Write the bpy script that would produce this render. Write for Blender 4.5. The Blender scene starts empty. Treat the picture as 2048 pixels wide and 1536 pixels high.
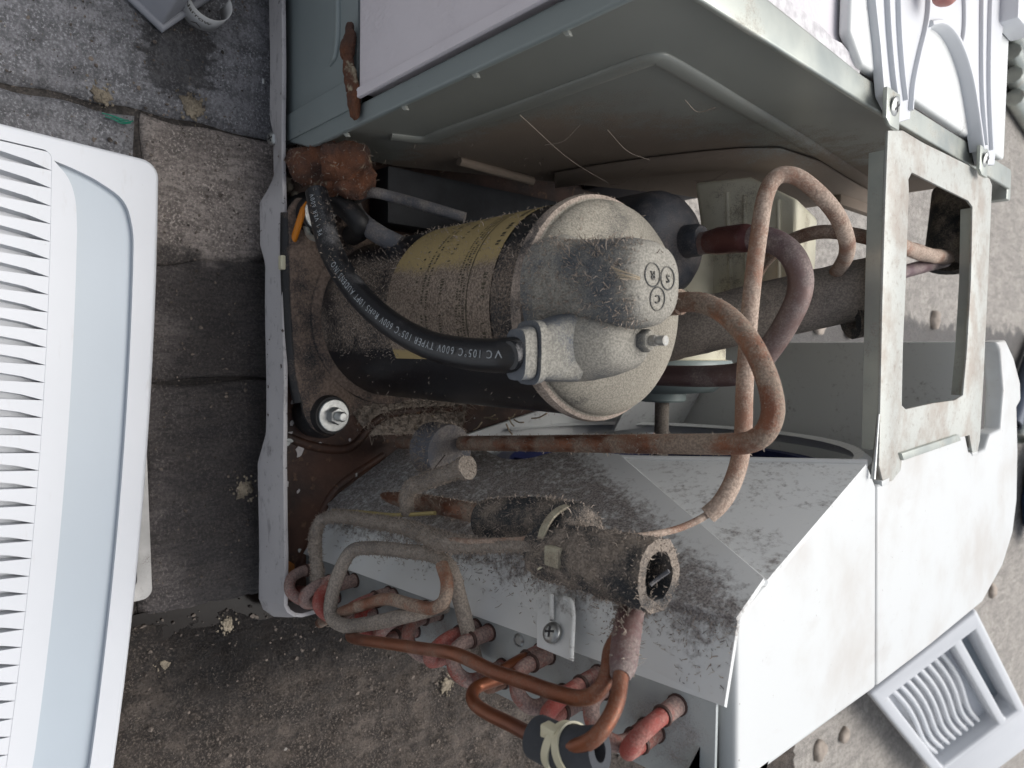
import bpy, bmesh, math, random
import numpy as np
from mathutils import Vector, Matrix, noise

# ------------------------------------------------------------------ camera, sky, sun, exposure
SC = bpy.context.scene
COL = SC.collection
RX = np.array([[-0.0108, 0.9989, 0.0461], [0.7480, -0.0225, 0.6634], [0.6637, 0.0416, -0.7469]])
CAM = np.array([0.0, -0.1848, 0.47])
FPX, PPX, PPY = 1400.0, 1024.0, 768.0
cd = bpy.data.cameras.new('camera')
cam = bpy.data.objects.new('camera', cd); COL.objects.link(cam)
M = Matrix.Identity(4)
for i in range(3):
    M[i][0] = RX[i][0]; M[i][1] = -RX[i][1]; M[i][2] = -RX[i][2]; M[i][3] = CAM[i]
cam.matrix_world = M
cd.sensor_width = 36.0; cd.lens = FPX / 2048 * 36.0
cd.clip_start = 0.01; cd.clip_end = 400
cd.dof.use_dof = True; cd.dof.focus_distance = 0.37; cd.dof.aperture_fstop = 17.0
SC.camera = cam

SUN_EL, SUN_AZ = math.radians(66), math.radians(-10)      # azimuth from +Y towards +X
W = bpy.data.worlds.new('World'); SC.world = W; W.use_nodes = True
wn = W.node_tree
sky = wn.nodes.new('ShaderNodeTexSky'); sky.sky_type = 'NISHITA'; sky.sun_disc = False
sky.sun_elevation = SUN_EL; sky.sun_rotation = SUN_AZ
sky.air_density = 1.0; sky.dust_density = 4.0; sky.ozone_density = 1.0
bg = wn.nodes['Background']; bg.inputs['Strength'].default_value = 0.115
hs = wn.nodes.new('ShaderNodeHueSaturation'); hs.inputs['Saturation'].default_value = 0.38   # thin overcast
wn.links.new(sky.outputs[0], hs.inputs['Color']); wn.links.new(hs.outputs[0], bg.inputs[0])
sl = bpy.data.lights.new('sun', 'SUN'); sl.energy = 1.8; sl.angle = math.radians(50); sl.color = (1.0, 0.975, 0.94)
sun = bpy.data.objects.new('sun', sl); COL.objects.link(sun)
sd = Vector((math.sin(SUN_AZ) * math.cos(SUN_EL), math.cos(SUN_AZ) * math.cos(SUN_EL), math.sin(SUN_EL)))
sun.rotation_euler = sd.to_track_quat('Z', 'Y').to_euler()
sun.location = (0, 0, 3)
SC.view_settings.view_transform = 'Standard'; SC.view_settings.look = 'None'
SC.view_settings.gamma = 1.0; SC.view_settings.use_curve_mapping = False
SC.view_settings.exposure = 0.45
SC.render.engine = 'CYCLES'
SC.cycles.use_denoising = True
SC.cycles.max_bounces = 6; SC.cycles.diffuse_bounces = 3; SC.cycles.glossy_bounces = 3
SC.cycles.use_adaptive_sampling = True; SC.cycles.adaptive_threshold = 0.015
random.seed(7); RNG = np.random.default_rng(7)

# ------------------------------------------------------------------ helpers
def at(px, py, ax, val):
    """world point that lies on the plane ax=val (metres) behind photograph pixel px,py"""
    d = RX @ np.array([px - PPX, py - PPY, FPX])
    i = 'xyz'.index(ax); t = (val - CAM[i]) / d[i]
    return Vector(CAM + t * d)

def atplane(px, py, p, n):
    d = Vector(RX @ np.array([px - PPX, py - PPY, FPX])); c = Vector(CAM)
    t = (Vector(p) - c).dot(Vector(n)) / d.dot(Vector(n))
    return c + d * t

def pxr(px, p):
    """radius in metres of something px pixels wide at p"""
    q = RX.T @ (np.array(p) - CAM)
    return px * 0.5 * q[2] / FPX

def mesh(name, v, f, smooth=False):
    m = bpy.data.meshes.new(name); m.from_pydata([tuple(a) for a in v], [], [tuple(a) for a in f]); m.update()
    if smooth: m.polygons.foreach_set('use_smooth', [True] * len(m.polygons))
    return m

def link(name, me, mat, parent=None):
    o = bpy.data.objects.new(name, me); COL.objects.link(o)
    if mat is not None and not me.materials: me.materials.append(mat)
    if parent is not None:
        o.parent = parent
        if parent.type == 'EMPTY': o.matrix_parent_inverse = Matrix.Translation(parent.location).inverted() if parent.rotation_euler.z == 0 else parent.matrix_world.inverted()
    return o

def thing(name, label, cat, loc=(0, 0, 0), group=None):
    o = bpy.data.objects.new(name, None); COL.objects.link(o); o.location = loc
    o.empty_display_size = 0.02
    o['label'] = label; o['category'] = cat
    if group: o['group'] = group
    return o

def tag(o, label, cat, group=None):
    o['label'] = label; o['category'] = cat
    if group: o['group'] = group
    return o

def bevel_mesh(me, w, seg=2, ang=35):
    bm = bmesh.new(); bm.from_mesh(me)
    bmesh.ops.remove_doubles(bm, verts=bm.verts, dist=1e-6)
    es = [e for e in bm.edges if len(e.link_faces) == 2 and e.calc_face_angle(0) > math.radians(ang)]
    bmesh.ops.bevel(bm, geom=es, offset=w, segments=seg, profile=0.6, affect='EDGES', clamp_overlap=True)
    bm.to_mesh(me); bm.free()
    me.polygons.foreach_set('use_smooth', [True] * len(me.polygons))
    me.update()
    try: me.set_sharp_from_angle(angle=math.radians(40))
    except Exception: pass
    return me

def box_me(name, lo, hi, bev=0.0, seg=2):
    x0, y0, z0 = lo; x1, y1, z1 = hi
    v = [(x0, y0, z0), (x1, y0, z0), (x1, y1, z0), (x0, y1, z0), (x0, y0, z1), (x1, y0, z1), (x1, y1, z1), (x0, y1, z1)]
    f = [(0, 3, 2, 1), (4, 5, 6, 7), (0, 1, 5, 4), (1, 2, 6, 5), (2, 3, 7, 6), (3, 0, 4, 7)]
    me = mesh(name, v, f)
    return bevel_mesh(me, bev, seg) if bev else me

def prism_me(name, poly, vec, bev=0.0, seg=2, holes=()):
    """polygon (3-D points, planar) extruded along vec; holes are further loops"""
    bm = bmesh.new(); vec = Vector(vec)
    loops = [poly] + list(holes); es = []
    for lp in loops:
        vs = [bm.verts.new(p) for p in lp]
        es += [bm.edges.new((vs[i], vs[(i + 1) % len(vs)])) for i in range(len(vs))]
    if holes:
        bmesh.ops.triangle_fill(bm, use_beauty=True, use_dissolve=True, edges=es)
    else:
        bm.faces.new(bm.verts)
    fs = list(bm.faces)
    r = bmesh.ops.extrude_face_region(bm, geom=fs)
    bmesh.ops.translate(bm, vec=vec, verts=[g for g in r['geom'] if isinstance(g, bmesh.types.BMVert)])
    bmesh.ops.recalc_face_normals(bm, faces=bm.faces)
    me = bpy.data.meshes.new(name); bm.to_mesh(me); bm.free(); me.update()
    return bevel_mesh(me, bev, seg) if bev else me

def catmull(pts, n=10):
    P = [Vector(p) for p in pts]
    P = [P[0] * 2 - P[1]] + P + [P[-1] * 2 - P[-2]]
    out = []
    for i in range(1, len(P) - 2):
        p0, p1, p2, p3 = P[i - 1:i + 3]
        t0 = 0.0; t1 = t0 + max((p1 - p0).length, 1e-6) ** .5; t2 = t1 + max((p2 - p1).length, 1e-6) ** .5; t3 = t2 + max((p3 - p2).length, 1e-6) ** .5
        for k in range(n):
            t = t1 + (t2 - t1) * k / n
            a1 = p0 * ((t1 - t) / (t1 - t0)) + p1 * ((t - t0) / (t1 - t0))
            a2 = p1 * ((t2 - t) / (t2 - t1)) + p2 * ((t - t1) / (t2 - t1))
            a3 = p2 * ((t3 - t) / (t3 - t2)) + p3 * ((t - t2) / (t3 - t2))
            b1 = a1 * ((t2 - t) / (t2 - t0)) + a2 * ((t - t0) / (t2 - t0))
            b2 = a2 * ((t3 - t) / (t3 - t1)) + a3 * ((t - t1) / (t3 - t1))
            out.append(b1 * ((t2 - t) / (t2 - t1)) + b2 * ((t - t1) / (t2 - t1)))
    out.append(P[-2])
    return out

def frames(path):
    T = [(path[min(i + 1, len(path) - 1)] - path[max(i - 1, 0)]).normalized() for i in range(len(path))]
    n = Vector((0.3, -0.8, 0.5)); n = (n - T[0] * n.dot(T[0])).normalized()
    N = []
    for t in T:
        n = (n - t * n.dot(t)).normalized(); N.append(n)
    return T, N

def tube_me(name, pts, r, seg=14, n=8, straight=False, jitter=0.0, hollow=0.0):
    path = [Vector(p) for p in pts] if straight else catmull(pts, n)
    T, N = frames(path); v = []; f = []
    k = len(path)
    for i in range(k):
        if callable(r): rr = r(i / (k - 1))
        elif isinstance(r, (list, tuple)):
            u = i / (k - 1) * (len(r) - 1); a = int(min(u, len(r) - 2)); rr = r[a] + (r[a + 1] - r[a]) * (u - a)
        else: rr = r
        B = T[i].cross(N[i])
        for j in range(seg):
            a = 2 * math.pi * j / seg
            q = N[i] * math.cos(a) + B * math.sin(a)
            s = rr
            if jitter: s = rr * (1 + jitter * noise.noise((path[i] + q * rr) * 260))
            v.append(path[i] + q * s)
    for i in range(k - 1):
        for j in range(seg):
            a = i * seg + j; b = i * seg + (j + 1) % seg
            f.append((a, b, b + seg, a + seg))
    if hollow:
        for e, i in ((0, 0), (1, k - 1)):
            b0 = len(v); c = path[i]; tt = T[i] * (0.012 if e == 0 else -0.012)
            for dep in (0, 1):
                for j in range(seg): v.append(c + (v[i * seg + j] - c) * hollow + tt * dep)
            for j in range(seg):
                j2 = (j + 1) % seg; o = i * seg
                q = (o + j, b0 + j, b0 + j2, o + j2); w = (b0 + j, b0 + seg + j, b0 + seg + j2, b0 + j2)
                f.append(q if e == 0 else q[::-1]); f.append(w if e == 0 else w[::-1])
            cap = tuple(b0 + seg + j for j in range(seg)); f.append(cap[::-1] if e == 0 else cap)
    else:
        f.append(tuple(range(seg))[::-1]); f.append(tuple((k - 1) * seg + j for j in range(seg)))
    me = mesh(name, v, f, True)
    try: me.set_sharp_from_angle(angle=math.radians(50))
    except Exception: pass
    return me

def lathe_me(name, prof, c, axis='z', seg=48, smooth_ang=38):
    v = []; f = []
    c = Vector(c)
    for r, h in prof:
        for j in range(seg):
            a = 2 * math.pi * j / seg
            x, y = r * math.cos(a), r * math.sin(a)
            v.append(c + (Vector((x, y, h)) if axis == 'z' else Vector((h, x, y)) if axis == 'x' else Vector((x, h, -y))))
    for i in range(len(prof) - 1):
        for j in range(seg):
            a = i * seg + j; b = i * seg + (j + 1) % seg
            f.append((a, b, b + seg, a + seg))
    f.append(tuple(range(seg))[::-1]); f.append(tuple((len(prof) - 1) * seg + j for j in range(seg)))
    me = mesh(name, v, f, True)
    try: me.set_sharp_from_angle(angle=math.radians(smooth_ang))
    except Exception: pass
    return me

def join_me(name, mes):
    bm = bmesh.new()
    for m in mes: bm.from_mesh(m)
    me = bpy.data.meshes.new(name); bm.to_mesh(me); bm.free()
    return me

def xform(me, M):
    me.transform(M); return me

def lint(parent, src, n, mat, mask=None, ln=(0.0012, 0.0035), wd=0.00016, name='lint', lift=0.0, curl=0.8):
    """loose fibres of fluff standing on the surface of object src: one mesh"""
    me = src.data; me.calc_loop_triangles()
    nv = len(me.vertices); co = np.empty(nv * 3); me.vertices.foreach_get('co', co); co = co.reshape(-1, 3)
    nt = len(me.loop_triangles); tr = np.empty(nt * 3, dtype=np.int32); me.loop_triangles.foreach_get('vertices', tr); tr = tr.reshape(-1, 3)
    a, b, c = co[tr[:, 0]], co[tr[:, 1]], co[tr[:, 2]]
    nr = np.cross(b - a, c - a); ar = np.linalg.norm(nr, axis=1); nr = nr / np.maximum(ar, 1e-12)[:, None]
    k = RNG.choice(nt, size=n, p=ar / ar.sum())
    u = RNG.random((n, 2)); s = u.sum(1) > 1; u[s] = 1 - u[s]
    p = a[k] + (b - a)[k] * u[:, :1] + (c - a)[k] * u[:, 1:]; nn = nr[k]
    if mask is not None:
        keep = np.array([RNG.random() < mask(p[i], nn[i]) for i in range(n)], dtype=bool)
        p, nn = p[keep], nn[keep]
    m = len(p)
    if m == 0: return None
    L = RNG.uniform(ln[0], ln[1], m)[:, None] * RNG.choice([0.6, 1, 1, 1.7], m)[:, None]
    d1 = nn * 0.8 + RNG.normal(0, 0.6, (m, 3)); d1 /= np.linalg.norm(d1, axis=1)[:, None]
    d2 = d1 + RNG.normal(0, curl, (m, 3)); d2 /= np.linalg.norm(d2, axis=1)[:, None]
    sd_ = np.cross(d1, RNG.normal(0, 1, (m, 3))); sd_ /= np.linalg.norm(sd_, axis=1)[:, None]; sd_ *= wd * RNG.uniform(0.7, 1.5, m)[:, None]
    p = p + nn * lift
    q1 = p + d1 * L * 0.5; q2 = q1 + d2 * L * 0.5
    V = np.stack([p - sd_, p + sd_, q1 - sd_, q1 + sd_, q2 - sd_ * .5, q2 + sd_ * .5], 1).reshape(-1, 3)
    base = (np.arange(m) * 6)[:, None]
    F = np.concatenate([base + np.array([0, 1, 3, 2]), base + np.array([2, 3, 5, 4])], 0)
    o = link(name, mesh(name, V.tolist(), F.tolist()), mat, parent); o['kind'] = 'stuff'
    return o

# ------------------------------------------------------------------ materials
def hexc(r, g, b):
    return tuple(((x / 255) / 12.92 if x <= 10 else (((x / 255) + 0.055) / 1.055) ** 2.4) for x in (r, g, b)) + (1,)

class Mat:
    def __init__(s, name):
        s.m = bpy.data.materials.new(name); s.m.use_nodes = True; s.t = s.m.node_tree; s.b = s.t.nodes['Principled BSDF']
        g = s.t.nodes.new('ShaderNodeNewGeometry'); s.g = g; s.pos = g.outputs['Position']; s.nrm = g.outputs['Normal']
    def n(s, k, **kw):
        x = s.t.nodes.new('ShaderNode' + k)
        for a, b in kw.items(): setattr(x, a, b)
        return x
    def l(s, a, b): s.t.links.new(a, b)
    def noise(s, scale, detail=4, rough=0.55, vec=None, stretch=None):
        x = s.n('TexNoise'); x.inputs['Scale'].default_value = scale; x.inputs['Detail'].default_value = detail; x.inputs['Roughness'].default_value = rough
        v = vec or s.pos
        if stretch:
            mp = s.n('Mapping'); mp.inputs['Scale'].default_value = stretch; s.l(v, mp.inputs['Vector']); v = mp.outputs[0]
        s.l(v, x.inputs['Vector']); return x.outputs['Fac']
    def ramp(s, x, a, b, smooth=True):
        r = s.n('MapRange'); r.clamp = True
        if smooth: r.interpolation_type = 'SMOOTHSTEP'
        r.inputs['From Min'].default_value = a; r.inputs['From Max'].default_value = b
        s.l(x, r.inputs['Value']); return r.outputs['Result']
    def math(s, op, a, b=None):
        x = s.n('Math'); x.operation = op; x.use_clamp = False
        for i, v in enumerate((a, b)):
            if v is None: continue
            if isinstance(v, (int, float)): x.inputs[i].default_value = v
            else: s.l(v, x.inputs[i])
        return x.outputs[0]
    def mix(s, f, a, b):
        x = s.n('Mix'); x.data_type = 'RGBA'
        for inp, v in ((x.inputs[0], f), (x.inputs[6], a), (x.inputs[7], b)):
            if isinstance(v, (int, float)): inp.default_value = v
            elif isinstance(v, tuple): inp.default_value = v
            else: s.l(v, inp)
        return x.outputs[2]
    def sep(s, v):
        x = s.n('SeparateXYZ'); s.l(v, x.inputs[0]); return x.outputs
    def bump(s, h, strength=0.3, dist=0.001, normal=None):
        x = s.n('Bump'); x.inputs['Strength'].default_value = strength; x.inputs['Distance'].default_value = dist
        s.l(h, x.inputs['Height'])
        if normal: s.l(normal, x.inputs['Normal'])
        s.l(x.outputs[0], s.b.inputs['Normal']); return x.outputs[0]
    def set(s, **kw):
        for k, v in kw.items():
            i = s.b.inputs[k.replace('_', ' ')]
            if isinstance(v, (int, float, tuple)): i.default_value = v
            else: s.l(v, i)
        return s

DUST = hexc(168, 152, 138); DUSTL = hexc(190, 184, 170)
def dusty(name, col, rough=0.5, metal=0.0, dust=0.5, dcol=DUST, up=0.0, dscale=45, col2=None, vscale=25, bump=0.4, grain=1500, spec=0.5):
    """a base colour under a coat of settled dust: blotchy, thicker on faces that look up"""
    m = Mat(name)
    c2 = col2 or tuple(x * 0.6 for x in col[:3]) + (1,)
    base = m.mix(m.ramp(m.noise(vscale, 5), 0.35, 0.7), col, c2)
    d = m.noise(dscale, 6, 0.65)
    g = m.noise(grain, 3, 0.7)
    h = m.math('ADD', m.math('ADD', m.math('MULTIPLY', d, 1.7), -0.35), m.math('MULTIPLY', m.math('SUBTRACT', g, 0.5), 0.8))
    if up: h = m.math('ADD', h, m.math('MULTIPLY', m.sep(m.nrm)[2], up))
    f = m.ramp(h, 0.84 - dust, 1.28 - dust)
    dc = m.mix(m.ramp(m.noise(grain * 0.6, 2), 0.35, 0.65), tuple(x * 0.62 for x in dcol[:3]) + (1,), dcol)
    m.set(Base_Color=m.mix(f, base, dc), Metallic=m.math('MULTIPLY', m.math('SUBTRACT', 1.0, f), metal) if metal else 0.0,
          Roughness=m.math('ADD', rough, m.math('MULTIPLY', f, 0.92 - rough)), Specular_IOR_Level=spec)
    m.bump(m.math('ADD', m.math('MULTIPLY', g, m.math('ADD', 0.25, f)), m.math('MULTIPLY', d, 0.4)), bump, 0.0012)
    return m.m

def plain(name, col, rough=0.5, metal=0.0, var=0.12, vscale=40, bump=0.05, bscale=500, spec=0.5):
    m = Mat(name)
    m.set(Base_Color=m.mix(m.ramp(m.noise(vscale, 5), 0.3, 0.7), col, tuple(x * (1 - var) for x in col[:3]) + (1,)), Roughness=rough, Metallic=metal, Specular_IOR_Level=spec)
    if bump: m.bump(m.noise(bscale, 3), bump, 0.001)
    return m.m

m_lint = plain('lint_fibre', hexc(164, 151, 138), 0.95, var=0.35, vscale=900, bump=0)
m_lintd = plain('lint_fibre_dark', hexc(126, 120, 117), 0.95, var=0.5, vscale=900, bump=0)
m_copper = dusty('dusty_copper', hexc(148, 100, 76), 0.32, 0.65, 0.60, hexc(158, 140, 124), 0.12, 60, hexc(116, 74, 56))
m_copperclean = dusty('bare_copper', hexc(128, 76, 50), 0.36, 0.6, 0.40, hexc(134, 106, 90), 0.05, 40, hexc(104, 62, 46), bump=0.1)
m_copperburnt = dusty('heat_tinted_copper', hexc(118, 96, 90), 0.42, 0.3, 0.48, hexc(146, 132, 127), 0.08, 50, hexc(94, 74, 84), bump=0.12)
m_copperpink = dusty('pink_dusted_copper', hexc(146, 90, 78), 0.45, 0.5, 0.66, hexc(158, 136, 128), 0.10, 60, hexc(150, 70, 58))
m_copperred = dusty('red_lacquered_copper', hexc(150, 70, 62), 0.5, 0.2, 0.58, hexc(170, 120, 110), 0.05, 70, hexc(150, 52, 40))
m_capsleeve = dusty('dusty_sleeve', hexc(150, 112, 92), 0.6, 0.2, 0.62, hexc(184, 164, 148), 0.12, 60)
m_steelblk = dusty('black_compressor_paint', hexc(30, 32, 36), 0.38, 0.0, 0.28, hexc(150, 136, 124), 0.1, 22, hexc(22, 23, 27), grain=800)
m_cover = dusty('grey_dusty_plastic', hexc(84, 90, 96), 0.6, 0.0, 0.56, hexc(158, 154, 144), 0.36, 22, hexc(60, 66, 74), bump=0.35, grain=2000)
m_foam = dusty('dark_foam', hexc(42, 46, 50), 0.9, 0.0, 0.55, hexc(146, 134, 122), 0.15, 40, bump=0.5)
m_foamgrey = dusty('grey_foam', hexc(96, 98, 104), 0.9, 0.0, 0.45, hexc(130, 124, 120), 0.15, 60, bump=0.4)
m_foamdust = dusty('dust_caked_foam', hexc(104, 98, 94), 0.92, 0.0, 0.74, hexc(156, 146, 135), 0.2, 45, bump=0.5)
m_foamclean = plain('clean_dark_foam', hexc(58, 61, 66), 0.85, bump=0.2, bscale=900)
m_sleeve = dusty('black_vinyl_sleeve', hexc(22, 24, 28), 0.34, 0.0, 0.20, hexc(128, 126, 126), 0.34, 25, bump=0.15)
m_rubber = dusty('black_rubber', hexc(22, 22, 24), 0.55, 0.0, 0.2, hexc(120, 104, 94), 0.1, 60)
m_zinc = plain('zinc_plate', hexc(176, 178, 176), 0.38, 0.85, 0.25, 300, 0.1)
m_galv = dusty('galvanised_sheet', hexc(176, 180, 172), 0.36, 0.55, 0.30, hexc(168, 158, 146), 0.0, 40, hexc(150, 156, 152), bump=0.08)
m_print = plain('white_print', hexc(160, 166, 170), 0.6, var=0.3, vscale=300, bump=0)
m_ink = plain('dark_ink', hexc(74, 68, 52), 0.7, var=0.3, vscale=300, bump=0)
m_tie = plain('nylon_tie', hexc(206, 200, 172), 0.45, var=0.2)
m_tied = dusty('dusty_nylon_tie', hexc(178, 172, 150), 0.6, 0, 0.5, hexc(150, 140, 122), 0.1, 60)
m_navy = plain('navy_plastic', hexc(40, 48, 92), 0.45, var=0.3)
m_cream = dusty('dirty_cream_styrofoam', hexc(232, 228, 208), 0.85, 0, 0.30, hexc(130, 112, 92), 0.0, 34, hexc(214, 209, 186), bump=0.3)
m_orange = plain('orange_wire', hexc(200, 120, 20), 0.5)
m_green = plain('green_wire', hexc(10, 120, 96), 0.5)
m_leaf = plain('dead_leaf', hexc(150, 96, 40), 0.8)
def m_whitep():
    m = Mat('white_plastic'); n1 = m.noise(11, 5, 0.6); sp = m.ramp(m.noise(190, 5, 0.7), 0.70, 0.76); st = m.ramp(m.noise(50, 5, 0.65, stretch=(0.6, 2.5, 1)), 0.60, 0.78)
    c = m.mix(n1, hexc(212, 214, 217), hexc(196, 199, 203)); c = m.mix(m.math('MULTIPLY', st, 0.35), c, hexc(176, 172, 166)); c = m.mix(m.math('MULTIPLY', sp, 0.5), c, hexc(140, 132, 124))
    m.set(Base_Color=c, Roughness=0.42); m.bump(n1, 0.05, 0.002); return m.m
m_white = m_whitep()

def m_bulk():
    m = Mat('dusty_grey_bulkhead')
    P = m.sep(m.pos)
    base = m.mix(m.noise(9, 4), hexc(144, 146, 140), hexc(124, 127, 121))
    d = m.noise(38, 7, 0.7); g = m.noise(1000, 3, 0.7)
    # brown lint has settled low on the sheet, behind the compressor
    low = m.ramp(m.math('ADD', P[2], m.math('MULTIPLY', P[1], -0.35)), 0.25, 0.07)
    low = m.math('MULTIPLY', low, m.ramp(P[1], 0.05, 0.11))
    f = m.ramp(m.math('ADD', m.math('ADD', m.math('MULTIPLY', low, 0.80), d), m.math('MULTIPLY', m.math('SUBTRACT', g, 0.5), 0.8)), 0.62, 1.0)
    m.set(Base_Color=m.mix(f, base, hexc(130, 117, 104)), Metallic=m.math('MULTIPLY', m.math('SUBTRACT', 1.0, f), 0.15), Roughness=m.math('ADD', 0.40, m.math('MULTIPLY', f, 0.5)))
    m.bump(m.math('MULTIPLY', g, f), 0.35, 0.001)
    return m.m
m_bulkhead = m_bulk()

def m_grey_panel():
    m = Mat('grey_sheet_metal'); n1 = m.noise(14, 4); s = m.noise(60, 5, 0.6, stretch=(3, 1, 0.6))
    sp = m.ramp(s, 0.70, 0.76)
    m.set(Base_Color=m.mix(sp, m.mix(n1, hexc(140, 149, 148), hexc(124, 133, 133)), hexc(58, 54, 50)), Metallic=0.15, Roughness=0.4)
    m.bump(n1, 0.05, 0.001); return m.m
m_greypanel = m_grey_panel()

def m_pan():
    m = Mat('rusty_pan'); n1 = m.noise(35, 6, 0.6); n2 = m.noise(55, 3, 0.4); n3 = m.noise(140, 5, 0.65)
    rust = m.mix(m.ramp(n1, 0.3, 0.7), hexc(74, 46, 32), hexc(42, 29, 23))
    rust = m.mix(m.ramp(n3, 0.56, 0.72), rust, hexc(100, 74, 56))
    peel = m.ramp(n2, 0.70, 0.715)
    m.set(Base_Color=m.mix(peel, rust, hexc(196, 200, 198)), Roughness=m.math('ADD', 0.42, m.math('MULTIPLY', n3, 0.4)))
    m.bump(m.math('ADD', m.math('MULTIPLY', peel, 0.5), n3), 0.5, 0.0012); return m.m
m_panrust = m_pan()

def m_rim():
    m = Mat('scuffed_white_paint'); n1 = m.noise(26, 5); st = m.noise(70, 6, 0.7, stretch=(1.2, 2.0, 3.0))
    sc = m.ramp(st, 0.54, 0.68); ch = m.ramp(m.noise(230, 4, 0.6), 0.665, 0.70)
    c = m.mix(n1, hexc(190, 187, 186), hexc(166, 163, 163)); c = m.mix(m.math('MULTIPLY', sc, 0.55), c, hexc(112, 108, 108)); c = m.mix(ch, c, hexc(60, 46, 38))
    m.set(Base_Color=c, Roughness=0.42); m.bump(n1, 0.08, 0.002); return m.m
m_rimw = m_rim()

def m_shroud(name, dirt, zdir=0.0, fade=None):
    """white plastic; dirt = how much brown-grey fluff clings to it"""
    m = Mat(name); n1 = m.noise(30, 6, 0.65); g = m.noise(900, 3, 0.7); g2 = m.noise(260, 4, 0.7)
    n1 = m.math('ADD', 0.5 * zdir, m.math('MULTIPLY', n1, 1 - zdir)) if zdir else n1
    h = m.math('ADD', n1, m.math('MULTIPLY', m.math('SUBTRACT', g2, 0.5), 1.3))
    if fade and fade[0] == 'dot':
        vm = m.n('VectorMath'); vm.operation = 'DOT_PRODUCT'; vm.inputs[1].default_value = fade[1]; m.l(m.pos, vm.inputs[0])
        h = m.math('SUBTRACT', h, m.math('MULTIPLY', m.ramp(m.math('ADD', vm.outputs['Value'], m.math('MULTIPLY', m.math('SUBTRACT', m.noise(60, 5), 0.5), 0.02)), fade[2], fade[3]), fade[4]))
    elif fade: h = m.math('SUBTRACT', h, m.math('MULTIPLY', m.ramp(m.math('ADD', m.sep(m.pos)[fade[0]], m.math('MULTIPLY', m.noise(40, 4), 0.03)), fade[1], fade[2]), fade[3]))
    f = m.ramp(h, 0.85 - dirt, 1.35 - dirt)
    base = m.mix(m.noise(8, 3), hexc(222, 224, 222), hexc(208, 210, 208))
    c = m.mix(f, base, m.mix(m.ramp(g, .35, .65), hexc(98, 94, 92), hexc(158, 152, 147)))
    m.set(Base_Color=c, Roughness=m.math('ADD', 0.38, m.math('MULTIPLY', f, 0.5)))
    m.bump(m.math('ADD', m.math('MULTIPLY', g, f), m.math('MULTIPLY', g, 0.1)), 0.3, 0.001); return m.m
def m_lidm():
    m = Mat('smudged_white_lid'); n1 = m.noise(14, 5, 0.6); n2 = m.noise(60, 5, 0.6, stretch=(1, 0.4, 1)); sp = m.ramp(m.noise(330, 4, 0.7), 0.68, 0.73)
    c = m.mix(m.ramp(n1, 0.45, 0.75), hexc(202, 204, 203), hexc(188, 185, 180)); c = m.mix(m.math('MULTIPLY', m.ramp(n2, 0.58, 0.75), 0.28), c, hexc(176, 170, 163)); c = m.mix(m.math('MULTIPLY', sp, 0.7), c, hexc(130, 122, 116))
    m.set(Base_Color=c, Roughness=0.38); m.bump(n2, 0.06, 0.002); return m.m
m_lid = m_lidm()
m_bevel = m_shroud('dusted_white_plastic', 0.36)
m_front = m_shroud('half_cleaned_plastic', 0.78, 0.5, (0, 0.122, 0.150, 0.75))
m_inner = m_shroud('speckled_white_plastic', 0.26)

def m_styro():
    m = Mat('white_styrofoam'); v = m.n('TexVoronoi'); v.inputs['Scale'].default_value = 420; m.l(m.pos, v.inputs['Vector'])
    n1 = m.noise(18, 5); sp = m.ramp(m.noise(120, 5, 0.7), 0.66, 0.74)
    m.set(Base_Color=m.mix(m.math('MULTIPLY', sp, 0.6), m.mix(n1, hexc(220, 215, 219), hexc(204, 198, 203)), hexc(96, 82, 74)), Roughness=0.75)
    m.bump(m.math('MULTIPLY', v.outputs['Distance'], m.ramp(n1, 0.45, 0.6)), 0.35, 0.001); return m.m
m_styrof = m_styro()

def m_rustfoam():
    m = Mat('rusty_putty'); n1 = m.noise(60, 6, 0.6); n2 = m.noise(260, 5, 0.7)
    c = m.mix(m.ramp(n1, 0.3, 0.7), hexc(122, 76, 50), hexc(76, 56, 48)); c = m.mix(m.ramp(m.noise(85, 4), 0.6, 0.7), c, hexc(176, 164, 140))
    m.set(Base_Color=c, Roughness=0.9); m.bump(m.math('ADD', n1, n2), 1.0, 0.005); return m.m
m_putty = m_rustfoam()

def m_label():
    m = Mat('yellow_label'); n1 = m.noise(24, 6, 0.6); g = m.noise(800, 3, 0.75); P = m.sep(m.pos)
    # dust lies on the middle of the label, its left strip and right tip stayed clean
    h = m.math('ADD', m.math('ADD', n1, m.math('MULTIPLY', m.math('SUBTRACT', g, 0.5), 0.8)), m.ramp(P[0], -0.055, -0.034))
    h = m.math('SUBTRACT', h, m.math('MULTIPLY', m.ramp(P[0], -0.004, 0.004), 1.2))
    f = m.ramp(h, 0.8, 1.3)
    m.set(Base_Color=m.mix(f, hexc(154, 136, 94), m.mix(m.ramp(m.noise(900, 3), .35, .65), hexc(96, 84, 74), hexc(148, 133, 118))), Roughness=0.7)
    m.bump(m.math('MULTIPLY', g, f), 0.35, 0.0012); return m.m
m_labely = m_label()

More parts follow.
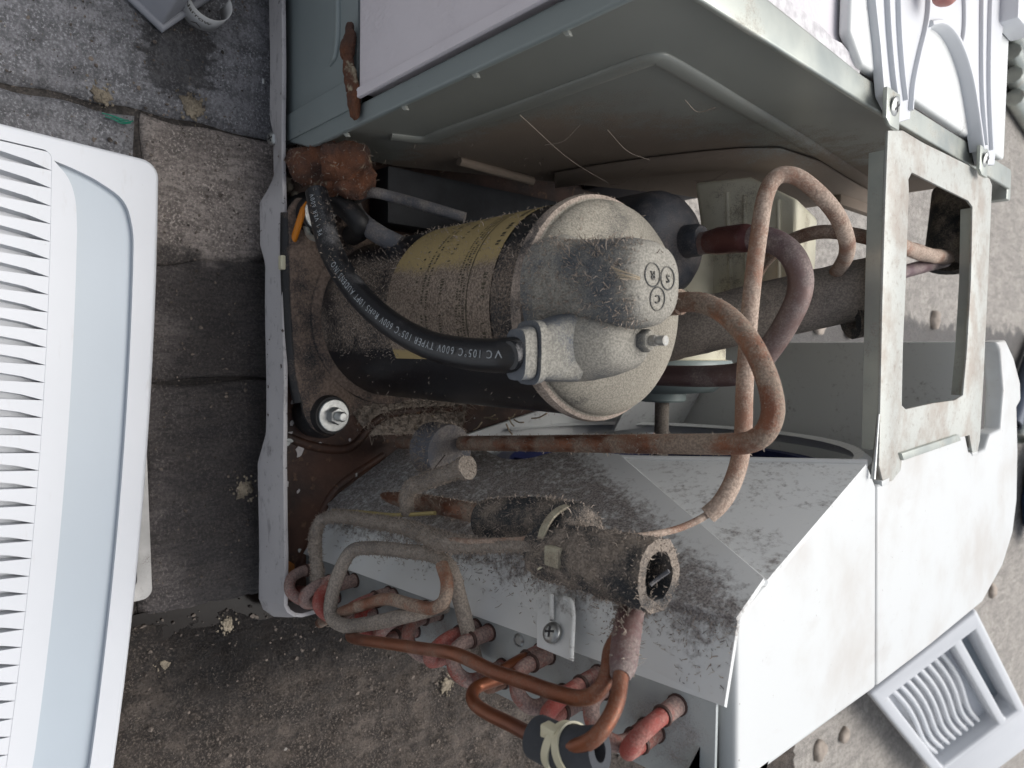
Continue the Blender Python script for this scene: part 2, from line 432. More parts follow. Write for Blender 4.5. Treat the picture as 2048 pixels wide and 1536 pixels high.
def m_body():
    """compressor shell: black paint, caked with dust except a clean flank low on its right side"""
    m = Mat('dust_caked_black_paint'); n1 = m.noise(22, 6, 0.62); g = m.noise(750, 3, 0.75); P = m.sep(m.pos)
    edge = m.math('ADD', P[0], m.math('MULTIPLY', m.math('SUBTRACT', n1, 0.5), 0.03))
    clean = m.ramp(edge, -0.004, 0.006)
    left = m.ramp(edge, -0.048, -0.064)
    h = m.math('ADD', n1, m.math('MULTIPLY', m.math('SUBTRACT', g, 0.5), 1.0))
    h = m.math('SUBTRACT', h, m.math('ADD', m.math('MULTIPLY', clean, 0.75), m.math('MULTIPLY', left, 0.25)))
    f = m.ramp(h, 0.30, 0.62)
    dc = m.mix(m.ramp(m.noise(900, 3), .35, .65), hexc(84, 74, 66), hexc(142, 128, 115))
    m.set(Base_Color=m.mix(f, hexc(24, 25, 29), dc), Roughness=m.math('ADD', 0.34, m.math('MULTIPLY', f, 0.56)))
    m.bump(m.math('MULTIPLY', g, m.math('ADD', f, 0.1)), 0.45, 0.0014); return m.m
m_bodyp = m_body()

def m_stone(name, a, b, streak, rough=0.8, bumpd=0.003):
    """paving stone; wet where water has run out from under the pan"""
    m = Mat(name); P = m.sep(m.pos)
    n1 = m.noise(16, 6, 0.6); st = m.noise(130, 7, 0.7, stretch=streak); g = m.noise(620, 6, 0.75); sp = m.noise(240, 3, 0.6); bl = m.noise(48, 5, 0.6)
    dk = lambda c_, k_: tuple(min(1, x * k_) for x in c_[:3]) + (1,)
    c = m.mix(m.ramp(n1, 0.3, 0.7), a, b)
    c = m.mix(m.ramp(bl, 0.42, 0.66), c, dk(b, 0.72))
    ly = m.noise(34, 6, 0.62, stretch=(2.6, 0.5, 1))
    c = m.mix(m.math('MULTIPLY', m.ramp(ly, 0.50, 0.60), 0.55), c, dk(b, 0.5))
    c = m.mix(m.math('MULTIPLY', m.ramp(st, 0.45, 0.62), 0.7), c, dk(b, 0.42))
    pw = m.ramp(bl, 0.35, 0.6)
    c = m.mix(m.math('MULTIPLY', m.ramp(g, 0.50, 0.64), m.math('ADD', 0.25, m.math('MULTIPLY', pw, 0.7))), c, dk(a, 1.5))
    c = m.mix(m.math('MULTIPLY', m.ramp(g, 0.47, 0.38), m.math('SUBTRACT', 0.85, m.math('MULTIPLY', pw, 0.5))), c, dk(b, 0.35))
    c = m.mix(m.ramp(sp, 0.70, 0.75), c, hexc(170, 162, 150))
    # wet: reaches out from the pan between x=-0.05 and x=0.19, and one splash further left
    wob = m.math('MULTIPLY', m.math('SUBTRACT', m.noise(22, 5, 0.65), 0.5), 0.10)
    px = m.math('ADD', P[0], wob)
    w1 = m.math('MULTIPLY', m.ramp(px, -0.075, -0.055), m.ramp(px, 0.27, 0.20))
    w1 = m.math('MULTIPLY', w1, m.ramp(m.math('ADD', P[1], wob), -0.105, -0.03))
    dx = m.math('MULTIPLY', m.math('ADD', P[0], 0.188), 0.62); dy = m.math('ADD', P[1], 0.047)
    rr = m.math('SQRT', m.math('ADD', m.math('MULTIPLY', dx, dx), m.math('MULTIPLY', dy, dy)))
    w2 = m.ramp(m.math('ADD', rr, m.math('MULTIPLY', m.math('SUBTRACT', m.noise(90, 4, 0.6, stretch=(2.5, 1, 1)), 0.5), 0.03)), 0.024, 0.018)
    w = m.math('MAXIMUM', w1, m.math('MULTIPLY', w2, 0.85))
    c = m.mix(m.math('MULTIPLY', w, 0.80), c, m.mix(m.ramp(m.math('ADD', m.math('MULTIPLY', g, 0.5), m.math('MULTIPLY', ly, 0.5)), 0.42, 0.62), hexc(20, 19, 21), hexc(58, 53, 50)))
    m.set(Base_Color=c, Roughness=m.math('SUBTRACT', rough, m.math('MULTIPLY', w, 0.32)))
    m.bump(m.math('ADD', m.math('ADD', m.math('MULTIPLY', st, 0.8), m.math('MULTIPLY', ly, 1.4)), m.math('MULTIPLY', g, 0.6)), 0.95, bumpd); return m.m
m_st1 = m_stone('grey_paving', hexc(148, 148, 151), hexc(126, 126, 129), (0.8, 1.2, 1))
m_st2 = m_stone('streaked_paving', hexc(170, 160, 152), hexc(140, 131, 125), (2.6, 0.9, 1))
m_st3 = m_stone('dark_paving', hexc(138, 130, 126), hexc(112, 105, 103), (3.0, 0.6, 1))
m_rough = m_stone('rough_concrete', hexc(146, 133, 122), hexc(94, 85, 78), (0.7, 0.7, 1), 0.8, 0.020)
m_far = m_stone('dusty_ground', hexc(180, 174, 166), hexc(156, 151, 145), (1, 1, 1), 0.9)
m_mortar = dusty('mortar_crumb', hexc(158, 147, 128), 0.95, 0, 0.45, hexc(112, 103, 90), 0, 60, bump=0.6)

# ------------------------------------------------------------------ the ground and its paving stones
def sheet(name, c, nu, nv, mat, parent=None, amp=0.0012, edge=0.004, freq=40, seed=0.0, jag=0.003):
    """one stone: quad c00,c10,c11,c01 with a rough top, ragged rim and sides going down"""
    c = [Vector((x, y, 0)) for x, y in c]; v = []; f = []
    for i in range(nu + 1):
        for j in range(nv + 1):
            a, b = i / nu, j / nv
            p = c[0] * (1 - a) * (1 - b) + c[1] * a * (1 - b) + c[2] * a * b + c[3] * (1 - a) * b
            s = Vector((p.x * 30 + seed, p.y * 30, seed))
            on = i in (0, nu) or j in (0, nv)
            if on: p = p + Vector((noise.noise(s * 1.3), noise.noise(s * 1.3 + Vector((9, 9, 9))), 0)) * jag + Vector((noise.noise(s * 0.5), noise.noise(s * 0.5 + Vector((4, 4, 4))), 0)) * jag
            q = Vector((p.x, p.y, seed * 0.1))
            h = noise.fractal(q * freq, 0.7, 2.1, 5) * amp + noise.noise(q * freq * 0.25) * amp
            m_ = min(min(a, 1 - a) * (c[1] - c[0]).length, min(b, 1 - b) * (c[3] - c[0]).length)
            h -= max(0, 1 - m_ / 0.005) ** 2 * edge * 0.6
            v.append((p.x, p.y, h))
    for i in range(nu):
        for j in range(nv):
            k = i * (nv + 1) + j; f.append((k, k + nv + 1, k + nv + 2, k + 1))
    rim = [i * (nv + 1) for i in range(nu + 1)] + [nu * (nv + 1) + j for j in range(1, nv + 1)] + [i * (nv + 1) + nv for i in range(nu - 1, -1, -1)] + [j for j in range(nv - 1, 0, -1)]
    b0 = len(v)
    for k in rim: v.append((v[k][0], v[k][1], -0.03))
    for i in range(len(rim)):
        j = (i + 1) % len(rim); f.append((rim[i], b0 + i, b0 + j, rim[j]))
    return link(name, mesh(name, v, f, True), mat, parent)

gv = [(-60, -60, -0.008), (60, -60, -0.008), (60, 60, -0.008), (-60, 60, -0.008)]
ground = link('ground', mesh('ground', gv, [(0, 1, 2, 3)]), m_far); ground['kind'] = 'structure'
jb = link('joint_bed', mesh('joint_bed', [(-0.62, -0.5, -0.0045), (0.19, -0.5, -0.0045), (0.19, 0.36, -0.0045), (-0.62, 0.36, -0.0045)], [(0, 1, 2, 3)]), m_stone('joint_sand', hexc(92, 86, 80), hexc(66, 62, 60), (1, 1, 1)), ground)
sheet('paving_stone', [(-0.60, -0.45), (-0.1435, -0.45), (-0.1435, 0.30), (-0.60, 0.30)], 70, 110, m_st1, ground, 0.0012, seed=1)
sheet('paving_stone', [(-0.1405, -0.45), (0.0145, -0.45), (0.0145, -0.071), (-0.139, -0.071)], 30, 50, m_st1, ground, 0.0015, seed=2)
sheet('paving_stone', [(-0.140, -0.068), (-0.0518, -0.068), (-0.0988, 0.30), (-0.141, 0.30)], 30, 90, m_st2, ground, 0.0016, seed=3)
sheet('paving_stone', [(-0.0505, -0.068), (0.0212, -0.068), (0.0150, 0.30), (-0.0975, 0.30)], 30, 90, m_st3, ground, 0.0016, seed=4)
sheet('paving_stone', [(0.0225, -0.069), (0.169, -0.072), (0.169, 0.30), (0.0165, 0.30)], 40, 90, m_st3, ground, 0.0018, seed=5)
sheet('paving_stone', [(0.017, -0.45), (0.169, -0.45), (0.169, -0.075), (0.017, -0.072)], 30, 40, m_st3, ground, 0.0018, seed=6)
sheet('concrete_patch', [(0.172, -0.45), (0.75, -0.45), (0.75, 0.80), (0.172, 0.80)], 190, 380, m_rough, ground, 0.0048, freq=55, seed=7, jag=0.004)

mw = Mat('dirty_water'); mw.set(Base_Color=hexc(24, 19, 16), Roughness=0.18, Specular_IOR_Level=0.12)
mw.bump(mw.noise(60, 2), 0.06, 0.001)
pud = [at(*p, 'z', -0.0006) for p in [(250, 1235), (330, 1215), (420, 1195), (500, 1180), (545, 1195), (560, 1225), (520, 1240), (470, 1225), (430, 1250), (360, 1262), (300, 1300), (235, 1320), (215, 1290)]]
pud = catmull(pud + [pud[0]], 5)[:-1]
w_ = link('water', prism_me('water', pud, (0, 0, -0.002)), mw.m); w_['kind'] = 'structure'

def lump(name, c, r, mat, n=3, amp=0.5, flat=0.5, freq=60, parent=None, rot=0):
    bm = bmesh.new(); bmesh.ops.create_icosphere(bm, subdivisions=n, radius=1)
    cs, sn = math.cos(rot), math.sin(rot)
    for v in bm.verts:
        d = v.co.normalized(); q = Vector((d.x * r[0], d.y * r[1], d.z * r[2]))
        k = 1 + amp * noise.fractal((q + Vector(c)) * freq, 0.8, 2.0, 4)
        q = q * k; q.z *= 1.0
        v.co = Vector((q.x * cs - q.y * sn, q.x * sn + q.y * cs, q.z)) + Vector(c)
    me = bpy.data.meshes.new(name); bm.to_mesh(me); bm.free()
    me.polygons.foreach_set('use_smooth', [True] * len(me.polygons))
    return link(name, me, mat, parent)

for (px, py, s, lab) in [(385, 213, 0.011, 'beige mortar lump beside the joint nearest the pan corner'),
                         (203, 190, 0.008, 'small pale mortar lump above the green wire strands'),
                         (490, 978, 0.0095, 'grey brown crumb heap on wet stone close to the white pan rim'),
                         (455, 1248, 0.0075, 'beige crumb heap just past the end of the pan'),
                         (340, 1325, 0.0090, 'beige crumb heap midway between white grille and copper bends'),
                         (281, 1420, 0.0070, 'beige crumb heap closest to the white grille edge'),
                         (893, 1372, 0.0100, 'pale crumb heap on concrete under the copper return bends')]:
    p = at(px, py, 'z', 0.001)
    rt = thing('mortar_lump', lab, 'mortar', (p.x, p.y, 0), 'crumbled mortar on the ground')
    lump('crumb', (p.x, p.y, 0.0), (s * 0.65, s * 0.5, s * 0.13), m_mortar, 4, 0.55, parent=rt, freq=260, rot=s * 900)
    for k in range(42):
        a = random.uniform(0, 6.28); d = random.uniform(0, 1.1) * s; q = s * random.uniform(0.05, 0.17) * (1.25 - 0.6 * d / s)
        lump('crumb', (p.x + d * math.cos(a), p.y + d * math.sin(a), 0.001), (q, q * random.uniform(.6, 1), q * 0.55), m_mortar, 1, 0.9, parent=rt, freq=700)

gs = thing('wire_strands', 'short tuft of green wire strands lying in the stone joint', 'wire', tuple(at(235, 237, 'z', 0.002)))
for k in range(5):
    a = at(204 + k * 6, 226 + (k * 7) % 11, 'z', 0.003 + 0.0006 * k); b = at(250 + k * 4, 240 + (k * 5) % 9, 'z', 0.003)
    link('strand', tube_me('strand', [a, (a + b) / 2 + Vector((0.0006 * k, 0, 0.001)), b], 0.00036, 6, 4), m_green, gs)

# ------------------------------------------------------------------ white front grille, lying on the stones
gz = 0.030
G0 = Vector((-0.1045, -0.069, 0)); GU = Vector((0.9968, -0.0802, 0)); GV = Vector((-0.0802, -0.9968, 0))
def gp(u, v, z):
    e = -0.0053 * 4 * u * (0.345 - u) / 0.119
    p = G0 + GU * u + GV * (v + e); return Vector((p.x, p.y, z))
def rrect(u0, u1, v0, v1, r, n=6, nu=14):
    o = []
    for (cu, cv, a0) in ((u0 + r, v0 + r, math.pi), (u1 - r, v0 + r, 1.5 * math.pi), (u1 - r, v1 - r, 0), (u0 + r, v1 - r, 0.5 * math.pi)):
        for k in range(n + 1):
            a = a0 + 0.5 * math.pi * k / n; o.append((cu + r * math.cos(a), cv + r * math.sin(a)))
    out = []
    for i, p in enumerate(o):                       # subdivide the long sides so that they can bow
        q = o[(i + 1) % len(o)]; out.append(p)
        d = math.hypot(q[0] - p[0], q[1] - p[1])
        if d > 0.05:
            for k in range(1, nu): out.append((p[0] + (q[0] - p[0]) * k / nu, p[1] + (q[1] - p[1]) * k / nu))
    return out
gr = thing('front_grille', 'white slatted air conditioner front panel with pale blue grey trim strip', 'grille', (0.05, -0.2, 0))
outer = rrect(0, 0.385, 0, 0.30, 0.007)
reces = catmull([(0.0105, 0.049, 0), (0.0125, 0.040, 0), (0.0165, 0.028, 0), (0.024, 0.016, 0), (0.038, 0.0112, 0), (0.060, 0.0103, 0)], 5)
reces = [(p.x, p.y) for p in reces] + [(0.06 + 0.28 * k / 14, 0.0103) for k in range(1, 15)]
reces += [(p.x, p.y) for p in catmull([(0.340, 0.0103, 0), (0.360, 0.013, 0), (0.370, 0.022, 0), (0.374, 0.040, 0), (0.375, 0.049, 0)], 5)][1:]
reces += [(p.x, p.y) for p in catmull([(0.375, 0.049, 0), (0.365, 0.042, 0), (0.345, 0.0385, 0)], 4)][1:] + [(0.345 - 0.30 * k / 14, 0.038) for k in range(1, 15)]
reces += [(p.x, p.y) for p in catmull([(0.045, 0.038, 0), (0.028, 0.0392, 0), (0.018, 0.0425, 0), (0.0105, 0.049, 0)], 4)][1:-1]
hole = rrect(0.006, 0.376, 0.0500, 0.285, 0.004)
link('frame', prism_me('frame', [gp(u, v, gz) for u, v in outer], (0, 0, -0.018), 0.0, 2, holes=[[gp(u, v, gz) for u, v in reces], [gp(u, v, gz) for u, v in hole]]), m_white, gr)
link('rolled_edge', tube_me('rolled_edge', [gp(u, v, gz - 0.0021) for u, v in outer + outer[:1]], 0.0022, 10, straight=True), m_white, gr)
m_trim = plain('blue_grey_trim', hexc(172, 182, 190), 0.35, var=0.04, vscale=10, bump=0.02)
tr = [(u, v) for u, v in reces]
link('trim_strip', prism_me('trim_strip', [gp(u, v, gz - 0.0045) for u, v in rrect(0.008, 0.378, 0.008, 0.050, 0.004)], (0, 0, -0.003)), m_trim, gr)
link('backing', prism_me('backing', [gp(u, v, gz - 0.0086) for u, v in rrect(0.004, 0.38, 0.0485, 0.296, 0.005)], (0, 0, -0.003)), m_white, gr)
for k in range(40):
    u = 0.0075 + 0.0093 * k
    # a leaning blade: broad at its foot, its end near the trim drawn down into the frame
    v = []
    for vv, top, lean in ((0.0496, gz - 0.0003, -0.0066), (0.0600, gz - 0.0002, -0.0010), (0.0720, gz - 0.0002, 0.0022), (0.284, gz - 0.0002, 0.0030)):
        v += [gp(u - 0.0005, vv, gz - 0.0088), gp(u + 0.0060 - lean * 0.5, vv, gz - 0.0088), gp(u + 0.0052 - lean * 0.5, vv, top), gp(u - 0.0008, vv, top)]
    f = [(0, 1, 2, 3)]
    for i in range(3):
        for j in range(4): f.append((i * 4 + j, (i + 1) * 4 + j, (i + 1) * 4 + (j + 1) % 4, i * 4 + (j + 1) % 4))
    f.append((15, 14, 13, 12))
    me = mesh('slat', v, f); bm = bmesh.new(); bm.from_mesh(me); bmesh.ops.recalc_face_normals(bm, faces=bm.faces); bm.to_mesh(me); bm.free()
    link('slat', me, m_white, gr)

# ------------------------------------------------------------------ mesh air filter tucked under the grille
fl = thing('air_filter', 'thin dirty white framed mesh filter sticking out under the grille', 'filter', (0.1, -0.1, 0))
F0, F1 = at(306, 1196, 'z', 0.009), at(293, 860, 'z', 0.009)
fu = (F1 - F0).normalized(); fv = Vector((0, 0, 1)).cross(fu); 
if fv.y > 0: fv = -fv
def fp(u, v, z=0.009): p = F0 + fu * u + fv * v; return Vector((p.x, p.y, z))
frect = [fp(u - 0.0, v) for u, v in rrect(0, 0.24, 0, 0.14, 0.006, 5, 2)]
fin = [fp(u, v) for u, v in rrect(0.009, 0.231, 0.0085, 0.13, 0.004, 5, 2)]
m_filt = dusty('soiled_white_plastic', hexc(206, 204, 200), 0.6, 0, 0.22, hexc(120, 112, 104), 0, 40)
link('frame', prism_me('frame', frect, (0, 0, -0.005), 0.0012, 2, holes=[fin]), m_filt, fl)
v = []; f = []
for k in range(120):
    u = 0.009 + 0.222 * k / 119
    for a, b in ((0, 0.008), (0.00035, 0.008), (0.00035, 0.131), (0, 0.131)): v.append(fp(u + a, b, 0.0062))
for k in range(70):
    w = 0.0085 + 0.1215 * k / 69
    for a, b in ((0.008, 0), (0.232, 0), (0.232, 0.00035), (0.008, 0.00035)): v.append(fp(a, w + b, 0.0066))
f = [(i * 4, i * 4 + 1, i * 4 + 2, i * 4 + 3) for i in range(len(v) // 4)]
m_net = plain('grey_net', hexc(132, 132, 146), 0.8)
link('netting', mesh('netting', v, f), m_net, fl)
link('net_shade_sheet', prism_me('net_shade_sheet', [fp(u, w, 0.0045) for u, w in ((0.008, 0.008), (0.232, 0.008), (0.232, 0.131), (0.008, 0.131))], (0, 0, -0.001)), plain('net_shadow', hexc(92, 92, 102), 0.9), fl)  # added sheet, coloured dark to stand in for shade beneath the net

# ------------------------------------------------------------------ the opened window air conditioner
AC = thing('window_air_conditioner', 'opened dusty window air conditioner with black compressor and copper pipes', 'air conditioner', (0.0, 0.15, 0.0))

# --- base pan: white painted rim, rusty floor
pan = link('base_pan', box_me('base_pan', (-0.40, 0.006, 0.016), (0.172, 0.44, 0.020), 0.001), m_panrust, AC)
rim_pts = [(505, -120, 540), (505, 0, 508), (520, 150, 0), (545, 240, 0)]
def rimprof(x):
    """how far the wavy rim stands out (metres towards the viewer) and how deep it hangs"""
    if x < -0.150: return 0.0, 0.0215
    if x < -0.125: t = (x + 0.150) / 0.025; return -0.004 * t, 0.0215 + 0.003 * t
    if x < -0.095: t = (x + 0.125) / 0.030; return -0.004 + 0.010 * t * t, 0.0245 - 0.006 * t
    if x < -0.068: return 0.006, 0.0185
    if x < -0.055: t = (x + 0.068) / 0.013; return 0.006 - 0.002 * t, 0.0185 + 0.004 * t
    if x < 0.055: return 0.004, 0.0225
    if x < 0.075: t = (x - 0.055) / 0.020; return 0.004 + 0.003 * t, 0.0225 - 0.006 * t
    return 0.007, 0.0165
v = []; f = []; xs = [-0.40 + (0.166 + 0.40) * k / 150 for k in range(151)]
for x in xs:
    o, zb = rimprof(x); y0 = 0.002 + 0.0003 * math.sin(x * 60)
    zt = 0.0402 + 0.0006 * noise.noise(Vector((x * 40, 0, 0)))
    if x < -0.14: zt -= 0.0
    for (yy, zz) in ((y0 + 0.004, 0.018), (y0 + 0.0026, zt), (y0 + 0.0012, zt + 0.0004), (y0, zt), (y0 - o * 0.25, zt - 0.007), (y0 - o * 0.9, zb + 0.004), (y0 - o, zb), (y0 + 0.004, zb - 0.003)):
        v.append((x, yy, zz))
for i in range(len(xs) - 1):
    for j in range(7): a = i * 8 + j; f.append((a, a + 1, a + 9, a + 8))
# corner sweeps round and runs back along the end of the pan
b0 = len(v)
prof = [(0.0, 0.018), (0.0014, 0.0402), (0.0028, 0.0406), (0.004, 0.0402), (0.0058, 0.033), (0.0095, 0.022), (0.011, 0.0165), (0.0, 0.0145)]
ends = []
for (cx, cy, nx, ny) in [(0.166, 0.006, 0, -1), (0.1685, 0.0075, 0.5, -0.87), (0.171, 0.0105, 0.87, -0.5), (0.1722, 0.014, 1, 0), (0.1722, 0.10, 1, 0), (0.1722, 0.30, 1, 0), (0.1722, 0.44, 1, 0)]:
    for (o, z) in prof: v.append((cx + nx * o, cy + ny * o, z))
last = (len(xs) - 1) * 8
for j in range(7): f.append((last + j, last + j + 1, b0 + j + 1, b0 + j))
for i in range(6):
    for j in range(7): a = b0 + i * 8 + j; f.append((a, a + 1, a + 9, a + 8))
me = mesh('rim', v, f, True); bm = bmesh.new(); bm.from_mesh(me); bmesh.ops.recalc_face_normals(bm, faces=bm.faces); bm.to_mesh(me); bm.free()
me.set_sharp_from_angle(angle=math.radians(35))
link('rim', me, m_rimw, pan)
for k, x in enumerate((-0.30, 0.12)):
    link('pan_foot', box_me('pan_foot', (x, 0.05, -0.004), (x + 0.03, 0.40, 0.0155), 0.002), m_rubber, pan)
# pressed ridge that runs across the pan floor beside the compressor
link('pan_ridge', tube_me('pan_ridge', [(0.058, 0.012, 0.0185), (0.066, 0.03, 0.0190), (0.070, 0.06, 0.0190), (0.050, 0.085, 0.0190), (0.046, 0.16, 0.0185)], 0.0036, 10, 8), m_panrust, pan)
link('pan_ridge', tube_me('pan_ridge', [(0.156, 0.02, 0.0185), (0.120, 0.036, 0.0190), (0.100, 0.048, 0.0190), (0.078, 0.088, 0.0185)], 0.0034, 10, 8), m_panrust, pan)
# flakes of old white paint left round the compressor foot
for (px, py, s) in [(578, 870, 9), (600, 905, 11), (625, 893, 8), (640, 890, 5), (585, 805, 5), (588, 770, 4), (573, 968, 6), (597, 983, 4), (745, 822, 5), (700, 880, 3), (568, 720, 7), (566, 700, 6), (572, 660, 5), (585, 845, 6), (610, 885, 6)]:
    p = at(px, py, 'z', 0.0208); r = pxr(s * 2, p); o = []
    for k in range(9):
        a = 6.283 * k / 9; q = r * random.uniform(0.5, 1.25); o.append((p.x + q * 1.2 * math.cos(a), p.y + q * 0.9 * math.sin(a), 0.0203))
    link('paint_flake', prism_me('paint_flake', o, (0, 0, 0.0005)), m_rimw, pan)
link('dead_leaf', prism_me('dead_leaf', [at(*p, 'z', 0.022) for p in [(575, 1120), (588, 1128), (590, 1150), (580, 1158), (574, 1140)]], (0, 0, 0.0006)), m_leaf, pan)

# --- indoor end, behind the bulkhead: sheet metal side, styrofoam block, white top
sp = link('side_panel', prism_me('side_panel', [(-0.40, 0.0095, 0.021), (-0.1315, 0.0095, 0.021), (-0.1315, 0.0095, 0.120), (-0.40, 0.0095, 0.128)], (0, 0.004, 0), 0.0008), m_greypanel, AC)
link('pressed_edge', tube_me('pressed_edge', [(-0.40, 0.0092, 0.100), (-0.22, 0.0092, 0.100), (-0.175, 0.0092, 0.0995), (-0.168, 0.0092, 0.097), (-0.164, 0.0092, 0.090)], lambda t: 0.0021 * (1 - 0.75 * max(0, t - 0.8) / 0.2), 8, 8), m_greypanel, sp)
link('panel_seam', box_me('panel_seam', (-0.149, 0.0075, 0.022), (-0.1325, 0.0093, 0.118), 0.0006), m_greypanel, sp)
st = link('styrofoam_block', prism_me('styrofoam_block', [(-0.40, 0.0065, 0.131), (-0.1375, 0.0065, 0.128), (-0.1375, 0.0065, 0.316), (-0.40, 0.0065, 0.316)], (0, 0.40, 0), 0.002), m_styrof, AC)
link('flap_lip', prism_me('flap_lip', [(-0.140, 0.0045, 0.129), (-0.1342, 0.0040, 0.127), (-0.1342, 0.0040, 0.318), (-0.140, 0.0045, 0.318)], (0, 0.003, 0), 0.0012), m_styrof, st)
for k, (px, py) in enumerate([(696, 72), (690, 98), (693, 130), (699, 160), (703, 190), (705, 205)]):
    p = at(px, py, 'y', 0.004)
    lump('sealing_putty', (p.x, 0.005, p.z), (0.0075, 0.0032, 0.0044 + 0.001 * (k % 2)), m_putty, 3, 0.35, parent=sp, freq=170)

# --- bulkhead: folded grey sheet between indoor and outdoor side
bx = -0.130
BH = link('bulkhead', prism_me('bulkhead', [(bx, 0.012, 0.040), (bx, 0.012, 0.316), (bx, 0.425, 0.316), (bx, 0.425, 0.150), (bx, 0.30, 0.125), (bx, 0.14, 0.062), (bx, 0.085, 0.040)], (-0.003, 0, 0)), m_bulkhead, AC)
# near flange, folded towards the viewer with a rounded lower corner
link('front_flange', prism_me('front_flange', [(-0.1335, 0.0085, 0.030), (-0.1335, 0.0085, 0.318), (-0.1225, 0.0085, 0.318), (-0.1225, 0.0085, 0.074), (-0.1235, 0.0085, 0.062), (-0.1275, 0.0085, 0.050)], (0, 0.0035, 0), 0.0014, 3), m_greypanel, BH)
link('corner_post', box_me('corner_post', (-0.1495, 0.0088, 0.022), (-0.1338, 0.0118, 0.060), 0.0008), m_greypanel, BH)
for z in (0.105, 0.165, 0.222, 0.278):
    link('lance_tab', prism_me('lance_tab', [(-0.1228, 0.0100, z - 0.0014), (-0.1206, 0.0110, z + 0.0002), (-0.1208, 0.0116, z + 0.0018), (-0.1228, 0.0108, z + 0.0014)], (0, 0.0020, 0), 0.0003), m_bulkhead, BH)
def bpx(px, py): return at(px, py, 'x', bx)
# raised bead pressed into the sheet
def bead(name, pts, r, parent, mat, flat=0.5):
    me = tube_me(name, pts, r, 10, 8)
    for vv in me.vertices: vv.co.x = bx + (vv.co.x - bx) * flat
    return link(name, me, mat, parent)
bead('pressed_bead', [bpx(*p) for p in [(782, 272), (850, 278), (890, 264), (1000, 226), (1150, 171), (1270, 127), (1300, 117), (1313, 115), (1326, 120), (1380, 150), (1480, 210), (1600, 280), (1740, 368)]], 0.0058, BH, m_bulkhead, 0.42)
# lower fold: the sheet turns in under itself
def fold(name, top, bot, parent, mat, dx):
    n = len(top); v = []; f = []
    for i in range(n):
        a, b = bpx(*top[i]), bpx(*bot[i])
        for k, (t, o) in enumerate(((0, 0.0008), (0.35, 0.006), (0.7, 0.0065), (1.0, 0.002), (1.25, -dx))):
            p = a + (b - a) * t; v.append((bx + o, p.y, p.z))
    for i in range(n - 1):
        for k in range(4): q = i * 5 + k; f.append((q, q + 1, q + 6, q + 5))
    me = mesh(name, v, f, True); bm = bmesh.new(); bm.from_mesh(me); bmesh.ops.recalc_face_normals(bm, faces=bm.faces); bm.to_mesh(me); bm.free()
    o = link(name, me, mat, parent); md = o.modifiers.new('t', 'SOLIDIFY'); md.thickness = 0.001; return o
fold('lower_fold', [(1110, 342), (1200, 326), (1300, 312), (1400, 300), (1480, 293), (1560, 292), (1640, 318), (1740, 380)], [(1110, 362), (1200, 350), (1300, 340), (1400, 330), (1480, 326), (1560, 345), (1640, 380), (1740, 405)], BH, m_bulkhead, 0.03)
link('stay_rod', tube_me('stay_rod', [at(918, 322, 'x', -0.128), at(990, 342, 'x', -0.127), at(1065, 362, 'x', -0.126)], 0.0032, 10, 4), m_bulkhead, BH)
link('drain_pan_back', box_me('drain_pan_back', (-0.175, 0.03, 0.020), (-0.170, 0.40, 0.14), 0.001), plain('dark_inner_sheet', hexc(52, 56, 60), 0.6), AC)
link('shade_box', box_me('shade_box', (-0.128, 0.075, 0.0206), (-0.088, 0.33, 0.046), 0.003), plain('painted_shade_grey', hexc(46, 48, 52), 0.7, var=0.4, vscale=60, bump=0.3), AC)  # added dark box; its colour stands in for shade over the pan floor
link('blower_housing', box_me('blower_housing', (-0.30, 0.30, 0.02), (-0.150, 0.405, 0.126), 0.004), plain('dark_housing', hexc(60, 62, 66), 0.7), AC)
# top flange, bright zinc strip
link('top_flange', prism_me('top_flange', [(-0.1475, 0.012, 0.3185), (-0.1275, 0.012, 0.3185), (-0.1245, 0.19, 0.3185), (-0.1245, 0.44, 0.3185), (-0.139, 0.44, 0.3185), (-0.1375, 0.20, 0.3185), (-0.1375, 0.175, 0.3185)], (0, 0, 0.003), 0.0012, 3), m_galv, BH)
link('rear_hook', box_me('rear_hook', (-0.140, 0.442, 0.30), (-0.118, 0.452, 0.319), 0.0015), m_galv, BH)
link('bulkhead_lint_bar', box_me('bulkhead_lint_bar', (-0.1296, 0.36, 0.225), (-0.115, 0.43, 0.232), 0.002), m_bulkhead, BH)

# white plastic top of the indoor side, with arched ribs
mtop = m_inner
top = link('indoor_top', prism_me('indoor_top', [(-0.40, 0.155, 0.3175), (-0.152, 0.155, 0.3175), (-0.1405, 0.170, 0.3175), (-0.1405, 0.412, 0.3175), (-0.40, 0.412, 0.3175)], (0, 0, 0.006), 0.002, 3), m_inner, AC)
foil = plain('torn_foil_tape', hexc(206, 204, 206), 0.5, 0.2, 0.3, 200, 0.6, 220)
fo = []
for k in range(14):
    t = k / 13; q = at(1520 + 200 * t, -8 + 155 * t, 'z', 0.3195); w = 0.007 + 0.003 * noise.noise(Vector((k * 1.7, 0, 0)))
    fo.append((q, w))
link('foil_tape', prism_me('foil_tape', [(q.x - w, q.y + w * 0.6, 0.3188) for q, w in fo] + [(q.x + w * 0.25, q.y - w * 0.3, 0.3188) for q, w in fo[::-1]], (0, 0, 0.0008)), foil, AC)
zt = 0.3285
